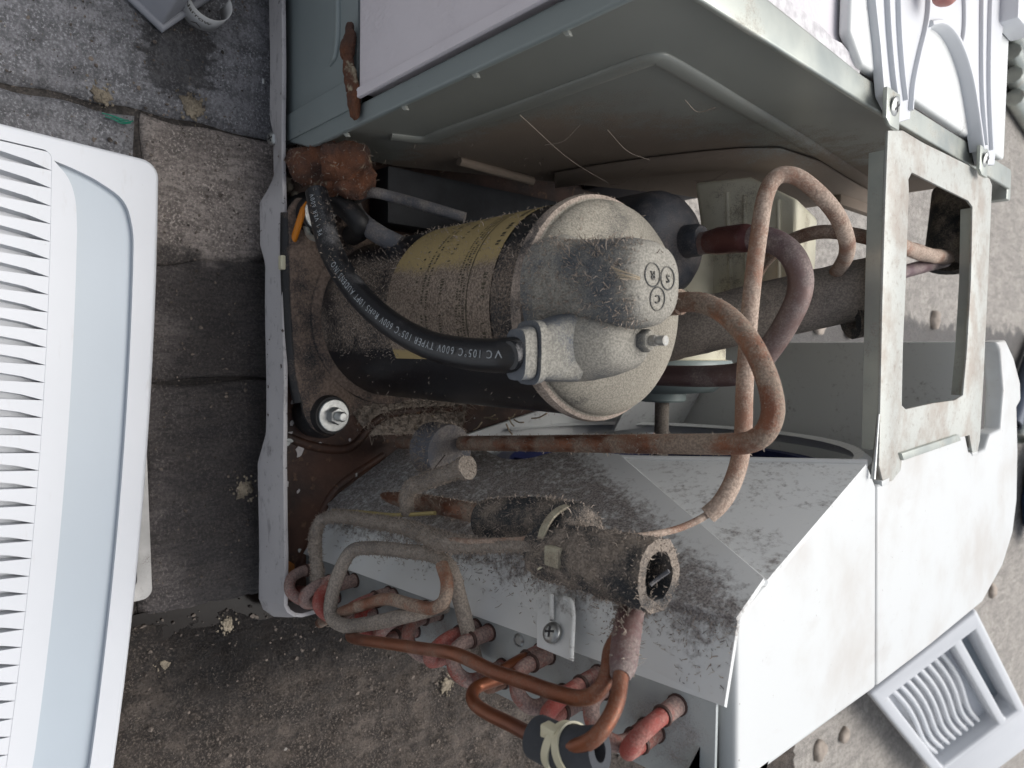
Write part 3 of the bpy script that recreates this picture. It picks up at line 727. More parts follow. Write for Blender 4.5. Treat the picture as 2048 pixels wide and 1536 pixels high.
def rib(name, pts, w, h, parent, mat, z=zt):
    path = catmull([at(px, py, 'z', z) for px, py in pts], 8); v = []; f = []
    for i, p in enumerate(path):
        t = (path[min(i + 1, len(path) - 1)] - path[max(i - 1, 0)]); t.z = 0; t.normalize(); n = Vector((-t.y, t.x, 0))
        for (a, zz) in ((-w, z - 0.006), (-w, z + h * .6), (-w * .6, z + h), (w * .6, z + h), (w, z + h * .6), (w, z - 0.006)):
            q = p + n * a; v.append((q.x, q.y, zz))
    for i in range(len(path) - 1):
        for j in range(5): a = i * 6 + j; f.append((a, a + 1, a + 7, a + 6))
    f.append((5, 4, 3, 2, 1, 0)); k = (len(path) - 1) * 6; f.append((k, k + 1, k + 2, k + 3, k + 4, k + 5))
    me = mesh(name, v, f, True); bm = bmesh.new(); bm.from_mesh(me); bmesh.ops.recalc_face_normals(bm, faces=bm.faces); bm.to_mesh(me); bm.free()
    me.set_sharp_from_angle(angle=math.radians(40))
    return link(name, me, mat, parent)
arch = link('deflector_plate', prism_me('deflector_plate', [at(*p, 'z', 0.3275) for p in [(1752, -140), (1752, 0), (1762, 90), (1770, 190), (1798, 245), (1822, 238), (1822, 190), (1832, 130), (1850, 80), (1868, 50), (1890, 50), (1912, 78), (1932, 130), (1946, 200), (1958, 290), (1966, 330), (1990, 330), (1997, 240), (2003, 100), (2012, 0), (2020, -140)]], (0, 0, -0.005), 0.0012, 2), m_white, AC)
rib('arch_rib', [(1822, 220), (1826, 170), (1838, 110), (1850, 60), (1856, 20), (1857, -60)], 0.0010, 0.0012, arch, m_white)
rib('arch_rib', [(1858, 48), (1880, 46), (1900, 60), (1920, 95), (1938, 150), (1950, 215), (1962, 300)], 0.0016, 0.0022, arch, m_white)
rib('straight_rib', [(1773, -40), (1778, 60), (1786, 150), (1792, 195)], 0.0010, 0.0014, arch, m_white)
rib('straight_rib', [(1796, -40), (1799, 60), (1806, 150), (1812, 200)], 0.0008, 0.0012, arch, m_white)
rib('straight_rib', [(1964, -40), (1963, 60), (1964, 180), (1972, 290)], 0.0010, 0.0012, arch, m_white)
rib('straight_rib', [(1982, -40), (1979, 60), (1978, 180), (1983, 300)], 0.0010, 0.0012, arch, m_white)
rib('straight_rib', [(1928, -20), (1929, 40), (1927, 70), (1922, 92)], 0.0009, 0.0010, arch, m_white)
link('end_block', box_me('end_block', (-0.40, 0.372, 0.3240), (-0.222, 0.412, 0.338), 0.002), m_white, arch)

def screw(name, c, nrm, r, parent, mat=None, h=0.0016):
    me1 = lathe_me('h', [(r * 0.98, 0), (r, h * 0.35), (r * 0.85, h * 0.75), (r * 0.45, h), (0.0001, h * 1.05)], (0, 0, 0), 'z', 20)
    q = Vector(nrm).to_track_quat('Z', 'Y').to_matrix().to_4x4()
    xform(me1, Matrix.Translation(Vector(c)) @ q)
    o = link(name, me1, mat or m_zinc, parent)
    cr = join_me('cross_slot', [box_me('a', (-r * 0.5, -r * 0.1, h * 0.85), (r * 0.5, r * 0.1, h * 1.12)), box_me('b', (-r * 0.1, -r * 0.5, h * 0.85), (r * 0.1, r * 0.5, h * 1.12))])
    xform(cr, Matrix.Translation(Vector(c)) @ q @ Matrix.Rotation(0.3, 4, 'Z'))
    link('cross_slot', cr, plain('screw_slot', hexc(50, 50, 52), 0.6), o) if 'screw_slot' not in bpy.data.materials else link('cross_slot', cr, bpy.data.materials['screw_slot'], o)
    return o
for (px, py) in ((1795, 216), (1975, 322)):
    p = at(px, py, 'z', 0.332)
    tabm = prism_me('screw_tab', [(p.x - 0.009, p.y - 0.009, 0.3282), (p.x + 0.006, p.y - 0.009, 0.3282), (p.x + 0.009, p.y - 0.004, 0.3282), (p.x + 0.009, p.y + 0.008, 0.3282), (p.x - 0.009, p.y + 0.008, 0.3282)], (0, 0, 0.0022), 0.0008)
    t_ = link('screw_tab', tabm, m_galv, arch)
    screw('screw', (p.x - 0.001, p.y, 0.3304), (0.25, 0.1, 1), 0.0052, t_)
for (px, py) in ((519, 166), (549, 280)):
    p = at(px, py, 'y', 0.006); screw('rim_screw', (p.x, 0.0062 if py < 200 else 0.004, p.z + 0.002), (0.1, -1, 0.35), 0.0042, sp, h=0.0024)

# galvanised bracket that ties bulkhead to shroud: frame with a big opening
bz = 0.3235
def bq(px, py): return at(px, py, 'z', bz)
bo = [bq(*p) for p in [(1770, 262), (1800, 262), (1838, 285), (1930, 330), (1974, 358), (1979, 370), (1971, 560), (1962, 760), (1955, 880), (1950, 903), (1940, 905), (1934, 870), (1800, 905), (1796, 940), (1778, 962), (1760, 962), (1752, 930), (1755, 800), (1759, 600), (1764, 420)]]
bh = [bq(*p) for p in [(1818, 346), (1870, 372), (1931, 402), (1940, 414), (1937, 560), (1929, 700), (1921, 790), (1905, 800), (1860, 806), (1806, 818), (1798, 810), (1800, 700), (1806, 560), (1812, 380), (1811, 360)]]
mb_ = Mat('dusty_galvanised_bracket'); nb1 = mb_.noise(38, 6, 0.65); nb2 = mb_.noise(240, 4, 0.6); nb3 = mb_.noise(1600, 2, 0.6)
cb_ = mb_.mix(mb_.ramp(nb1, 0.40, 0.66), hexc(182, 184, 178), hexc(160, 152, 142)); cb_ = mb_.mix(mb_.math('MULTIPLY', mb_.ramp(nb2, 0.55, 0.70), 0.45), cb_, hexc(128, 116, 104)); cb_ = mb_.mix(mb_.math('MULTIPLY', mb_.ramp(nb3, 0.5, 0.7), 0.2), cb_, hexc(110, 102, 96))
mb_.set(Base_Color=cb_, Metallic=0.25, Roughness=0.48); mb_.bump(nb3, 0.12, 0.001); m_brk = mb_.m
br = link('bracket', prism_me('bracket', bo, (0, 0, 0.0016), 0.0006, 2, holes=[bh]), m_brk, AC)
def strip(name, pts, dz, mat, parent, th=0.0012):
    P = [bq(*p) for p in pts]; v = []; f = []
    for i, p in enumerate(P):
        t = (P[min(i + 1, len(P) - 1)] - P[max(i - 1, 0)]).normalized(); n = Vector((-t.y, t.x, 0)) * th
        v += [p, p - Vector((0, 0, dz)), p - Vector((0, 0, dz)) + n, p + n]
    for i in range(len(P) - 1):
        for j in range(4): f.append((i * 4 + j, i * 4 + (j + 1) % 4, i * 4 + 4 + (j + 1) % 4, i * 4 + 4 + j))
    f += [(3, 2, 1, 0), tuple(len(v) - 4 + j for j in range(4))]
    me = mesh(name, v, f); bm = bmesh.new(); bm.from_mesh(me); bmesh.ops.recalc_face_normals(bm, faces=bm.faces); bm.to_mesh(me); bm.free()
    return link(name, me, mat, parent)
strip('side_flange', [(1768, 300), (1764.5, 420), (1759.5, 600), (1755.5, 800), (1753, 900)], 0.0075, m_galv, br)
strip('inner_flange', [(1942, 416), (1939, 560), (1931, 700), (1923, 790)], 0.0060, m_galv, br)
strip('far_flange', [(1978, 372), (1970, 560), (1961, 760), (1954, 870)], 0.008, m_galv, br)
link('bead', tube_me('bead', [bq(1771, 330), bq(1766, 500), bq(1761, 700), bq(1758, 860)], 0.0012, 8, 4), m_galv, br)
slotm = prism_me('slot_tab', [bq(*p) for p in [(1790, 905), (1905, 868), (1912, 880), (1795, 920)]], (0, 0, 0.0035), 0.001); link('slot_tab', slotm, m_galv, br)
nail = tube_me('cotter_pin', [at(1757, 828, 'z', bz + 0.004), at(1746, 958, 'z', bz + 0.004)], [0.0007, 0.0013], 8, 6); link('cotter_pin', nail, m_zinc, br)

# --- compressor
cc = (-0.0215, 0.0775); cr = 0.0532
prof = [(0.030, 0.026), (0.048, 0.028), (cr, 0.034), (cr, 0.060), (cr, 0.2335), (cr + 0.0012, 0.2350), (cr + 0.0016, 0.2385), (cr + 0.0010, 0.2415), (cr - 0.0010, 0.2428), (cr - 0.0010, 0.2450), (cr - 0.0014, 0.2465), (0.0504, 0.2492), (0.0472, 0.2524), (0.0424, 0.2554), (0.0358, 0.2582), (0.0272, 0.2604), (0.0172, 0.2620), (0.008, 0.2627), (0.0005, 0.2628)]
comp = link('compressor', lathe_me('compressor', prof[:8], (cc[0], cc[1], 0), 'z', 72), m_bodyp, AC)
m_cap = dusty('dust_coated_cap', hexc(40, 42, 46), 0.5, 0, 0.70, hexc(166, 160, 147), 0.22, 26, hexc(30, 32, 36), bump=0.4, grain=2000)
cap = link('top_cap', lathe_me('top_cap', [(cr - 0.003, 0.2405)] + prof[7:], (cc[0], cc[1], 0), 'z', 72), m_cap, comp)
link('weld_ring', lathe_me('weld_ring', [(cr + 0.0003, 0.2340), (cr + 0.0020, 0.2352), (cr + 0.0026, 0.2382), (cr + 0.0018, 0.2414), (cr - 0.0005, 0.2424)], (cc[0], cc[1], 0), 'z', 72), dusty('dust_coated_weld', hexc(60, 60, 62), 0.6, 0, 0.72, hexc(172, 158, 146), 0.2, 40), comp)
# three-cornered foot plate
fz = 0.041
fo_ = catmull([(-0.096, 0.010, fz), (-0.088, 0.0045, fz), (-0.070, 0.0045, fz), (-0.03, 0.0055, fz), (0.01, 0.0080, fz), (0.030, 0.0115, fz), (0.048, 0.017, fz), (0.0565, 0.029, fz), (0.053, 0.042, fz), (0.042, 0.050, fz), (0.034, 0.075, fz), (0.02, 0.11, fz), (-0.01, 0.142, fz), (-0.022, 0.150, fz), (-0.035, 0.142, fz), (-0.062, 0.11, fz), (-0.078, 0.075, fz), (-0.088, 0.040, fz), (-0.097, 0.025, fz), (-0.096, 0.010, fz)], 4)[:-1]
m_foot = dusty('dusty_black_steel', hexc(30, 32, 36), 0.5, 0.1, 0.56, hexc(132, 114, 101), 0.15, 30, hexc(22, 24, 28), bump=0.7, grain=900)
foot = link('foot_plate', prism_me('foot_plate', fo_, (0, 0, 0.0035), 0.0011, 2), m_foot, comp)
link('turned_edge', tube_me('turned_edge', [(-0.086, 0.0052, fz - 0.0012), (-0.06, 0.0050, fz - 0.0016), (-0.02, 0.0064, fz - 0.0016), (0.015, 0.0092, fz - 0.0016), (0.034, 0.0128, fz - 0.001)], 0.0042, 10, 6), m_rubber, foot)
link('foot_collar', lathe_me('foot_collar', [(cr - 0.001, 0.0440), (cr + 0.0062, 0.0442), (cr + 0.0056, 0.0462), (cr + 0.0016, 0.0474), (cr - 0.001, 0.0482)], (cc[0], cc[1], 0), 'z', 64), m_foot, comp)
bump_c = [(0.0430, 0.0315), (-0.086, 0.022)]
for i, (x, y) in enumerate(bump_c):
    g_ = link('grommet', lathe_me('grommet', [(0.0150, 0.0205), (0.0165, 0.025), (0.0165, 0.037), (0.0140, 0.0410), (0.0128, 0.0470), (0.0122, 0.0500), (0.003, 0.0502)], (x, y, 0), 'z', 40), m_rubber, comp)
    link('washer', lathe_me('washer', [(0.0104, 0.0500), (0.0106, 0.0506), (0.0106, 0.0516), (0.0102, 0.0520), (0.0035, 0.0521)], (x, y, 0), 'z', 40), m_zinc, g_)
    nb = lathe_me('nut', [(0.0056, 0.0521), (0.0058, 0.0528), (0.0058, 0.0570), (0.0052, 0.0580), (0.003, 0.0581)], (x, y, 0), 'z', 6); link('nut', nb, m_zinc, g_)
    link('stud', lathe_me('stud', [(0.0029, 0.058)] + [(0.0029 if k % 2 else 0.0033, 0.0582 + 0.0006 * k) for k in range(9)] + [(0.0030, 0.0640), (0.0024, 0.0646), (0.0002, 0.0647)], (x, y, 0), 'z', 20), m_zinc, g_)

# yellow rating label wrapped round the shell, with its rows of worn print
def cylp(a, z, r): return Vector((cc[0] + r * math.sin(a), cc[1] - r * math.cos(a), z))
A0, A1, Z0, Z1 = math.radians(-108), math.radians(29), 0.128, 0.2185
v = []; f = []; na, nz = 60, 10
for i in range(na + 1):
    for j in range(nz + 1): v.append(cylp(A0 + (A1 - A0) * i / na, Z0 + (Z1 - Z0) * j / nz, cr + 0.0004))
for i in range(na):
    for j in range(nz): k = i * (nz + 1) + j; f.append((k, k + nz + 1, k + nz + 2, k + 1))
lab = link('rating_label', mesh('rating_label', v, f, True), m_labely, comp)
v = []; f = []
def dash(a0, a1, z0, z1):
    b = len(v); n = max(1, int((a1 - a0) / 0.05))
    for i in range(n + 1):
        a = a0 + (a1 - a0) * i / n; v.extend([cylp(a, z0, cr + 0.0006), cylp(a, z1, cr + 0.0006)])
    for i in range(n): f.append((b + 2 * i, b + 2 * i + 2, b + 2 * i + 3, b + 2 * i + 1))
for z, h, s, gap in ((0.2120, 0.0030, 0.022, 0.55), (0.2005, 0.0008, 0.9, 0.0), (0.1975, 0.0016, 0.012, 0.2), (0.1950, 0.0016, 0.014, 0.15), (0.1925, 0.0014, 0.012, 0.2), (0.1780, 0.0026, 0.020, 0.6), (0.1660, 0.0020, 0.015, 0.3), (0.1620, 0.0020, 0.015, 0.3), (0.1545, 0.0022, 0.02, 0.75)):
    a = A0 + 0.35
    while a < A1 - 0.15:
        w = s * random.uniform(0.5, 1.4)
        if random.random() > gap: dash(a, min(a + w, A1 - 0.05), z, z + h * random.uniform(0.7, 1.0))
        a += w + 0.012
link('label_print', mesh('label_print', v, f), m_ink, lab)

# terminal cover: tall rounded lobe, lower lobe with nut, spout with the cable gland
def stad(cx, cy, rx, ry, n=28, p=2.4):
    o = []
    for k in range(n):
        a = 2 * math.pi * k / n; c, s = math.cos(a), math.sin(a)
        o.append((cx + rx * math.copysign(abs(c) ** (2 / p), c), cy + ry * math.copysign(abs(s) ** (2 / p), s)))
    return o
def loft(name, rings, smooth=60):
    n = len(rings[0]); v = [p for r in rings for p in r]; f = []
    for i in range(len(rings) - 1):
        for j in range(n): a = i * n + j; b = i * n + (j + 1) % n; f.append((a, b, b + n, a + n))
    f.append(tuple(range(n))[::-1]); f.append(tuple((len(rings) - 1) * n + j for j in range(n)))
    me = mesh(name, v, f, True); bm = bmesh.new(); bm.from_mesh(me); bmesh.ops.recalc_face_normals(bm, faces=bm.faces); bm.to_mesh(me); bm.free()
    me.set_sharp_from_angle(angle=math.radians(smooth)); return me
def ringz(pts, z, dz=0.0, y0=0.06): return [Vector((x, y, z + dz * (y - y0))) for x, y in pts]
tcx, tcy = -0.0285, 0.0425
def tcr(dx, dy, rx, ry, z): return ringz(stad(tcx + dx, tcy + dy, rx, ry), z)
tc = loft('terminal_cover', [tcr(0, 0, 0.0228, 0.0226, 0.2440), tcr(0, 0, 0.0224, 0.0222, 0.2525), tcr(0, 0, 0.0210, 0.0208, 0.2570), tcr(0, 0.0004, 0.0196, 0.0194, 0.2680), tcr(0, 0.0008, 0.0190, 0.0188, 0.2800), tcr(0.0002, 0.0012, 0.0184, 0.0182, 0.2890), tcr(0.0004, 0.0016, 0.0172, 0.0172, 0.2945), tcr(0.0004, 0.0018, 0.0150, 0.0152, 0.2980), tcr(0.0004, 0.0018, 0.0110, 0.0114, 0.2996), tcr(0.0004, 0.0018, 0.003, 0.003, 0.3000)])
cov = link('terminal_cover', tc, m_cover, comp)
link('cover_skirt', loft('cover_skirt', [tcr(0.004, 0.004, 0.0285, 0.0252, 0.2440), tcr(0.004, 0.004, 0.0282, 0.0248, 0.2515), tcr(0.003, 0.003, 0.0252, 0.0228, 0.2550), tcr(0.001, 0.001, 0.0205, 0.0200, 0.2570)]), m_cover, cov)
link('cover_lobe', loft('cover_lobe', [ringz(stad(-0.0035, 0.0415, 0.0172, 0.0200), 0.2450), ringz(stad(-0.0035, 0.0395, 0.0160, 0.0192), 0.2650), ringz(stad(-0.0038, 0.0420, 0.0138, 0.0168), 0.2760), ringz(stad(-0.0040, 0.0440, 0.0112, 0.0140), 0.2835), ringz(stad(-0.0042, 0.0450, 0.0082, 0.0104), 0.2868), ringz(stad(-0.0042, 0.0450, 0.002, 0.002), 0.2872)]), m_cover, cov)
# spout runs out and down over the rim of the shell
S0, S1 = at(1140, 692, 'y', 0.0310), at(1046, 707, 'y', 0.0075)
def boxring(c, d, w, h):
    w *= 0.98; h *= 0.86
    d = d.normalized(); s = Vector((1, 0, 0)); u = s.cross(d).normalized()
    if u.z < 0: u = -u
    o = []
    for k in range(20):
        a = 2 * math.pi * k / 20; x, y = math.cos(a), math.sin(a)
        o.append(c + s * (w * math.copysign(abs(x) ** 0.55, x)) + u * (h * math.copysign(abs(y) ** 0.55, y)))
    return o
sdv = S1 - S0
m_cover2 = dusty('grey_spout_plastic', hexc(92, 98, 106), 0.6, 0.0, 0.40, hexc(150, 147, 138), 0.34, 26, hexc(70, 76, 84), bump=0.35, grain=1600)
link('spout', loft('spout', [boxring(S0, sdv, 0.0155, 0.0120), boxring(S0 + sdv * 0.5, sdv, 0.0130, 0.0110), boxring(S0 + sdv * 0.74, sdv, 0.0118, 0.0104)], 50), m_cover2, cov)
link('gland', loft('gland', [boxring(S0 + sdv * 0.76, sdv, 0.0132, 0.0112), boxring(S0 + sdv * 0.90, sdv, 0.0134, 0.0114)], 50), m_cover2, cov)
link('gland_lip', loft('gland_lip', [boxring(S0 + sdv * 0.93, sdv, 0.0112, 0.0092), boxring(S0 + sdv * 1.15, sdv, 0.0106, 0.0088)], 50), m_cover2, cov)
nx, ny = -0.0052, 0.0500
nt = link('cover_nut', lathe_me('cover_nut', [(0.0044, 0.2860), (0.0048, 0.2866), (0.0048, 0.2908), (0.0042, 0.2916), (0.003, 0.2917)], (nx, ny, 0), 'z', 6), m_cover, cov)
link('cover_washer', lathe_me('cover_washer', [(0.0064, 0.2852), (0.0067, 0.2860), (0.0064, 0.2872), (0.002, 0.2873)], (nx, ny, 0), 'z', 28), m_cover, cov)
link('cover_stud', lathe_me('cover_stud', [(0.0023, 0.2910), (0.0023, 0.2945), (0.0016, 0.2947), (0.0016, 0.2957), (0.0021, 0.2959), (0.0021, 0.2990), (0.0002, 0.2993)], (nx, ny, 0), 'z', 16), dusty('dusty_zinc', hexc(190, 190, 186), 0.4, 0.6, 0.45, hexc(176, 168, 154), 0.1, 60), cov)

# raised rings and letters on the cover's crown
def text_me(s, size, extrude=0.0, space=1.0):
    c = bpy.data.curves.new('t', 'FONT'); c.body = s; c.size = size; c.extrude = extrude; c.space_character = space; c.align_x = 'CENTER'; c.align_y = 'CENTER'
    o = bpy.data.objects.new('t', c); COL.objects.link(o); dg = bpy.context.evaluated_depsgraph_get(); dg.update()
    m = bpy.data.meshes.new_from_object(o.evaluated_get(dg)); bpy.data.objects.remove(o); bpy.data.curves.remove(c); m.materials.clear(); return m
from mathutils.bvhtree import BVHTree
COVT = BVHTree.FromPolygons([vv.co.copy() for vv in tc.vertices], [tuple(p_.vertices) for p_ in tc.polygons])
m_emb = dusty('embossed_grey', hexc(70, 72, 72), 0.8, 0, 0.45, hexc(140, 136, 126), 0.1, 60)
for (px, py, ch) in ((1299, 550, 'R'), (1329, 557, 'S'), (1309, 598, 'C')):
    p = at(px, py, 'z', 0.2985); q = Matrix.Translation((p.x, p.y, 0.2849)) @ Matrix.Rotation(-math.pi / 2, 4, 'Z')
    slope = Matrix.Rotation(0.0, 4, 'X')
    bm = bmesh.new()
    n1, R1, r1 = 32, 0.0046, 0.00030
    vs = [[bm.verts.new(((R1 + r1 * math.cos(b)) * math.cos(a), (R1 + r1 * math.cos(b)) * math.sin(a), r1 * math.sin(b) + 0.0002)) for b in [2 * math.pi * j / 6 for j in range(6)]] for a in [2 * math.pi * i / n1 for i in range(n1)]]
    for i in range(n1):
        for j in range(6): bm.faces.new((vs[i][j], vs[(i + 1) % n1][j], vs[(i + 1) % n1][(j + 1) % 6], vs[i][(j + 1) % 6]))
    tm = bpy.data.meshes.new('ring'); bm.to_mesh(tm); bm.free(); xform(tm, q)
    # drape over the crown: the lobe falls away towards its edge
    def drape(m):
        for vv in m.vertices:
            h_ = COVT.ray_cast(Vector((vv.co.x, vv.co.y, 0.4)), Vector((0, 0, -1)))[0]
            if h_ is not None: vv.co.z = h_.z + (vv.co.z - 0.2849)
    drape(tm); ro = link('terminal_ring', tm, m_emb, cov)
    lm = text_me(ch, 0.0048, 0.0003); xform(lm, q @ Matrix.Translation((0, 0, 0.0003))); drape(lm); link('terminal_letter', lm, m_emb, ro)
# brittle tuft of dried plant fibre on the cover
for k in range(7):
    a = at(1222 + k * 3, 533 + k * 4, 'y', 0.0215); b = at(1280, 554 + k * 0.9, 'y', 0.029)
    link('dry_fibre', tube_me('dry_fibre', [a, (a + b) / 2 + Vector((0, -0.001, 0.001 * (k % 3))), b], 0.00017, 5, 4), plain('straw', hexc(158, 144, 122), 0.9) if k == 0 else bpy.data.materials['straw'], cov)

# --- black wiring sleeve from the gland down to the pan corner, with its white print
SLV = [(1066, 704, 0.0125), (1046, 707, 0.0075), (1020, 710, 0.0050), (980, 711, 0.004), (915, 704, 0.003), (850, 686, 0.003), (785, 650, 0.003), (730, 603, 0.004), (690, 552, 0.006), (660, 495, 0.008), (645, 440, 0.009), (633, 385, 0.010)]
SP = [at(px, py, 'y', y) for px, py, y in SLV]
slv = link('wiring_sleeve', tube_me('wiring_sleeve', SP, lambda t: 0.0072 + 0.0003 * math.sin(t * 9) - 0.0006 * t, 20, 10, hollow=0.8), m_sleeve, AC)
path = catmull(SP, 10); T_, _ = frames(path); cum = [0.0]
for i in range(1, len(path)): cum.append(cum[-1] + (path[i] - path[i - 1]).length)
def wrap_text(s, size, s0, v0, parent, r):
    m = text_me(s, size, 0, 1.32); xs = [vv.co.x for vv in m.vertices]; x0 = min(xs)
    look = Vector((0, -0.78, 0.62))
    for vv in m.vertices:
        d = s0 + (vv.co.x - x0); i = max(0, min(len(path) - 2, int(np.searchsorted(cum, d)) - 1)); t = (d - cum[i]) / max(1e-9, cum[i + 1] - cum[i])
        c = path[i].lerp(path[i + 1], t); tg = T_[i].lerp(T_[i + 1], t).normalized()
        n = (look - tg * look.dot(tg)).normalized(); u = tg.cross(n)
        if u.x < 0 and False: u = -u
        w = (vv.co.y + v0) / r; vv.co = c + (n * math.cos(w) - u * math.sin(w) if False else n * math.cos(w) + n.cross(tg) * math.sin(w)) * (r + 0.00025)
    return link('sleeve_print', m, m_print, parent)
wrap_text('VC 105°C 600V TYPER 105°C 600V RoHS 10PT AUDENS INO', 0.0046, 0.0100, -0.0008, slv, 0.0074)
wrap_text('PE 1 VER 600V', 0.0038, cum[-1] - 0.036, 0.0, slv, 0.0070)

# --- wires and putty in the pan corner
put = link('putty', lump('putty', (0, 0, 0), (0.001, 0.001, 0.001), m_putty).data, m_putty, AC)
bpy.data.objects.remove([o for o in bpy.data.objects if o.name.startswith('putty') and o is not put][0])
bm = bmesh.new()
for (px, py, y, r) in [(640, 325, 0.020, 0.020), (690, 330, 0.026, 0.018), (600, 325, 0.016, 0.013), (700, 370, 0.030, 0.013), (665, 375, 0.024, 0.012), (720, 355, 0.034, 0.012)]:
    p = at(px, py, 'y', y); g = bmesh.ops.create_icosphere(bm, subdivisions=3, radius=1)
    for vv in g['verts']:
        d = vv.co.copy(); q = Vector((d.x * r * 0.7, d.y * r * 0.8, d.z * r)); q *= 1 + 0.45 * noise.fractal((q + p) * 70, 0.8, 2.0, 4); vv.co = p + q
bm.to_mesh(put.data); bm.free(); put.data.polygons.foreach_set('use_smooth', [True] * len(put.data.polygons))
for k, (px, py) in enumerate([(578, 372), (590, 392), (600, 402), (570, 360)]):
    p = at(px, py, 'z', 0.030); lump('dry_flake', tuple(p), (0.004, 0.003, 0.006), m_mortar, 2, 0.6, parent=AC, freq=200)
wires = [([(690, 420, .045), (740, 385, .040), (790, 395, .050), (860, 415, .060), (930, 436, .075)], 0.0034, m_foamgrey), ([(700, 400, .050), (720, 440, .040), (760, 470, .042), (800, 490, .05)], 0.0060, m_foamgrey), ([(640, 400, .022), (690, 415, .028), (720, 450, .034), (705, 470, .045)], 0.0068, m_rubber),
         ([(612, 405, .014), (600, 440, .009), (583, 495, .008)], 0.0021, m_orange), ([(583, 495, .008), (580, 530, .010), (590, 560, .013)], 0.0017, m_galv), ([(575, 420, .016), (568, 470, .012), (570, 540, .011), (572, 620, .011)], 0.0036, m_rubber), ([(592, 420, .018), (585, 470, .016), (596, 520, .016)], 0.0030, m_rubber),
         ([(608, 440, .014), (618, 470, .014), (640, 480, .012)], 0.0018, m_galv)]
for pts, r, mt in wires:
    link('wire', tube_me('wire', [at(a, b, 'y', c) for a, b, c in pts], r, 12, 8), mt, AC)
link('clip', box_me('clip', tuple(at(560, 520, 'z', 0.041) - Vector((0.003, 0, 0.003))), tuple(at(560, 520, 'z', 0.041) + Vector((0.006, 0.003, 0.002))), 0.0008), m_tie, AC)

# --- pipes (photograph column and row, depth in metres from the pan's front edge)
def pipe(name, pts, w, mat, parent=AC, seg=16, n=8, **kw):
    P = [at(a, b, 'y', c) for a, b, c in pts]
    if isinstance(w, int):                       # width as measured across the middle of the pipe, in photograph pixels
        w = pxr(w, P[len(P) // 2])
    return link(name, tube_me(name, P, w, seg, n, **kw), mat, parent)
dis = pipe('discharge_pipe', [(1325, 606, .088), (1362, 604, .087), (1405, 606, .086), (1450, 628, .084), (1492, 672, .081), (1525, 732, .078), (1543, 790, .076), (1545, 830, .075), (1530, 865, .075), (1500, 884, .076), (1455, 888, .077), (1380, 888, .078), (1150, 887, .082), (885, 886, .088), (800, 885, .090)], 0.0046, m_copper)
link('pipe_stub', tube_me('pipe_stub', [at(1318, 607, 'y', .088), at(1362, 604, 'y', .087)], 0.0060, 16, 4), m_copper, dis)
suc = pipe('suction_pipe', [(1385, 490, .160), (1430, 483, .160), (1500, 476, .158), (1548, 483, .158), (1582, 508, .159), (1600, 548, .161), (1598, 590, .163), (1576, 640, .165), (1545, 690, .168), (1515, 726, .170), (1480, 746, .172), (1430, 752, .173), (1290, 750, .175), (1130, 745, .178)], 0.0064, m_copperburnt)
link('swaged_joint', tube_me('swaged_joint', [at(1408, 486, 'y', .160), at(1440, 482, 'y', .160), at(1490, 476, 'y', .158), at(1504, 476, 'y', .158)], [0.0060, 0.0077, 0.0077, 0.0062], 16, 6), dusty('brazed_copper', hexc(112, 74, 68), 0.38, 0.5, 0.35, hexc(120, 100, 96), 0.0, 60, hexc(80, 44, 46)), suc)
cap1 = pipe('capillary_sleeve', [(1416, 1030, .076), (1440, 1008, .079), (1462, 972, .084), (1478, 925, .090), (1486, 870, .096), (1489, 780, .101), (1495, 680, .105), (1505, 570, .110), (1519, 460, .115), (1531, 392, .120), (1545, 362, .123), (1562, 350, .126), (1590, 352, .130), (1632, 382, .138), (1672, 428, .150), (1692, 475, .165), (1693, 508, .185), (1676, 540, .205), (1640, 580, .225), (1580, 600, .230), (1520, 600, .228), (1508, 566, .222), (1532, 520, .216), (1580, 482, .212), (1640, 464, .210), (1700, 468, .212), (1755, 480, .218)], 0.0039, m_capsleeve, n=6)
cap2 = pipe('capillary_sleeve', [(1750, 479, .218), (1800, 492, .260), (1850, 508, .310), (1895, 514, .355), (1915, 508, .370)], 0.0046, m_capsleeve, jitter=0.25)
pipe('capillary_tube', [(1425, 1022, .077), (1400, 1038, .072), (1360, 1056, .064), (1300, 1070, .050), (1240, 1076, .038), (1180, 1078, .026), (1080, 1079, .020), (960, 1084, .016), (900, 1080, .018)], 0.0016, m_capsleeve, seg=8)
liq = pipe('return_pipe', [(1700, 585, .230), (1745, 562, .250), (1820, 540, .310), (1890, 522, .362)], 0.0044, m_copperburnt)
fo4 = pipe('pipe_insulation', [(1250, 690, .170), (1330, 670, .178), (1450, 640, .190), (1600, 606, .208), (1755, 572, .228)], lambda t: 0.0170, m_foamdust, hollow=0.55, jitter=0.03, seg=24)
fo5 = pipe('pipe_insulation', [(1912, 385, .385), (1905, 450, .375), (1895, 532, .365)], 0.0150, m_foam, hollow=0.55, seg=20)
pipe('pipe_insulation', [(1700, 640, .218), (1760, 628, .232)], 0.0110, m_foam, hollow=0.5, seg=18)
acc = lathe_me('accumulator', [(0.030, 0.05), (0.0318, 0.06), (0.0318, 0.212), (0.0312, 0.2165), (0.0285, 0.2225), (0.0235, 0.2275), (0.016, 0.2305), (0.0095, 0.2320), (0.0092, 0.2400), (0.0078, 0.2425), (0.0002, 0.2426)], (-0.0645, 0.1600, 0), 'z', 48)
accu = link('accumulator', acc, dusty('dusty_navy_steel', hexc(44, 48, 56), 0.45, 0.1, 0.42, hexc(110, 104, 102), 0.1, 30, hexc(34, 38, 46)), AC)

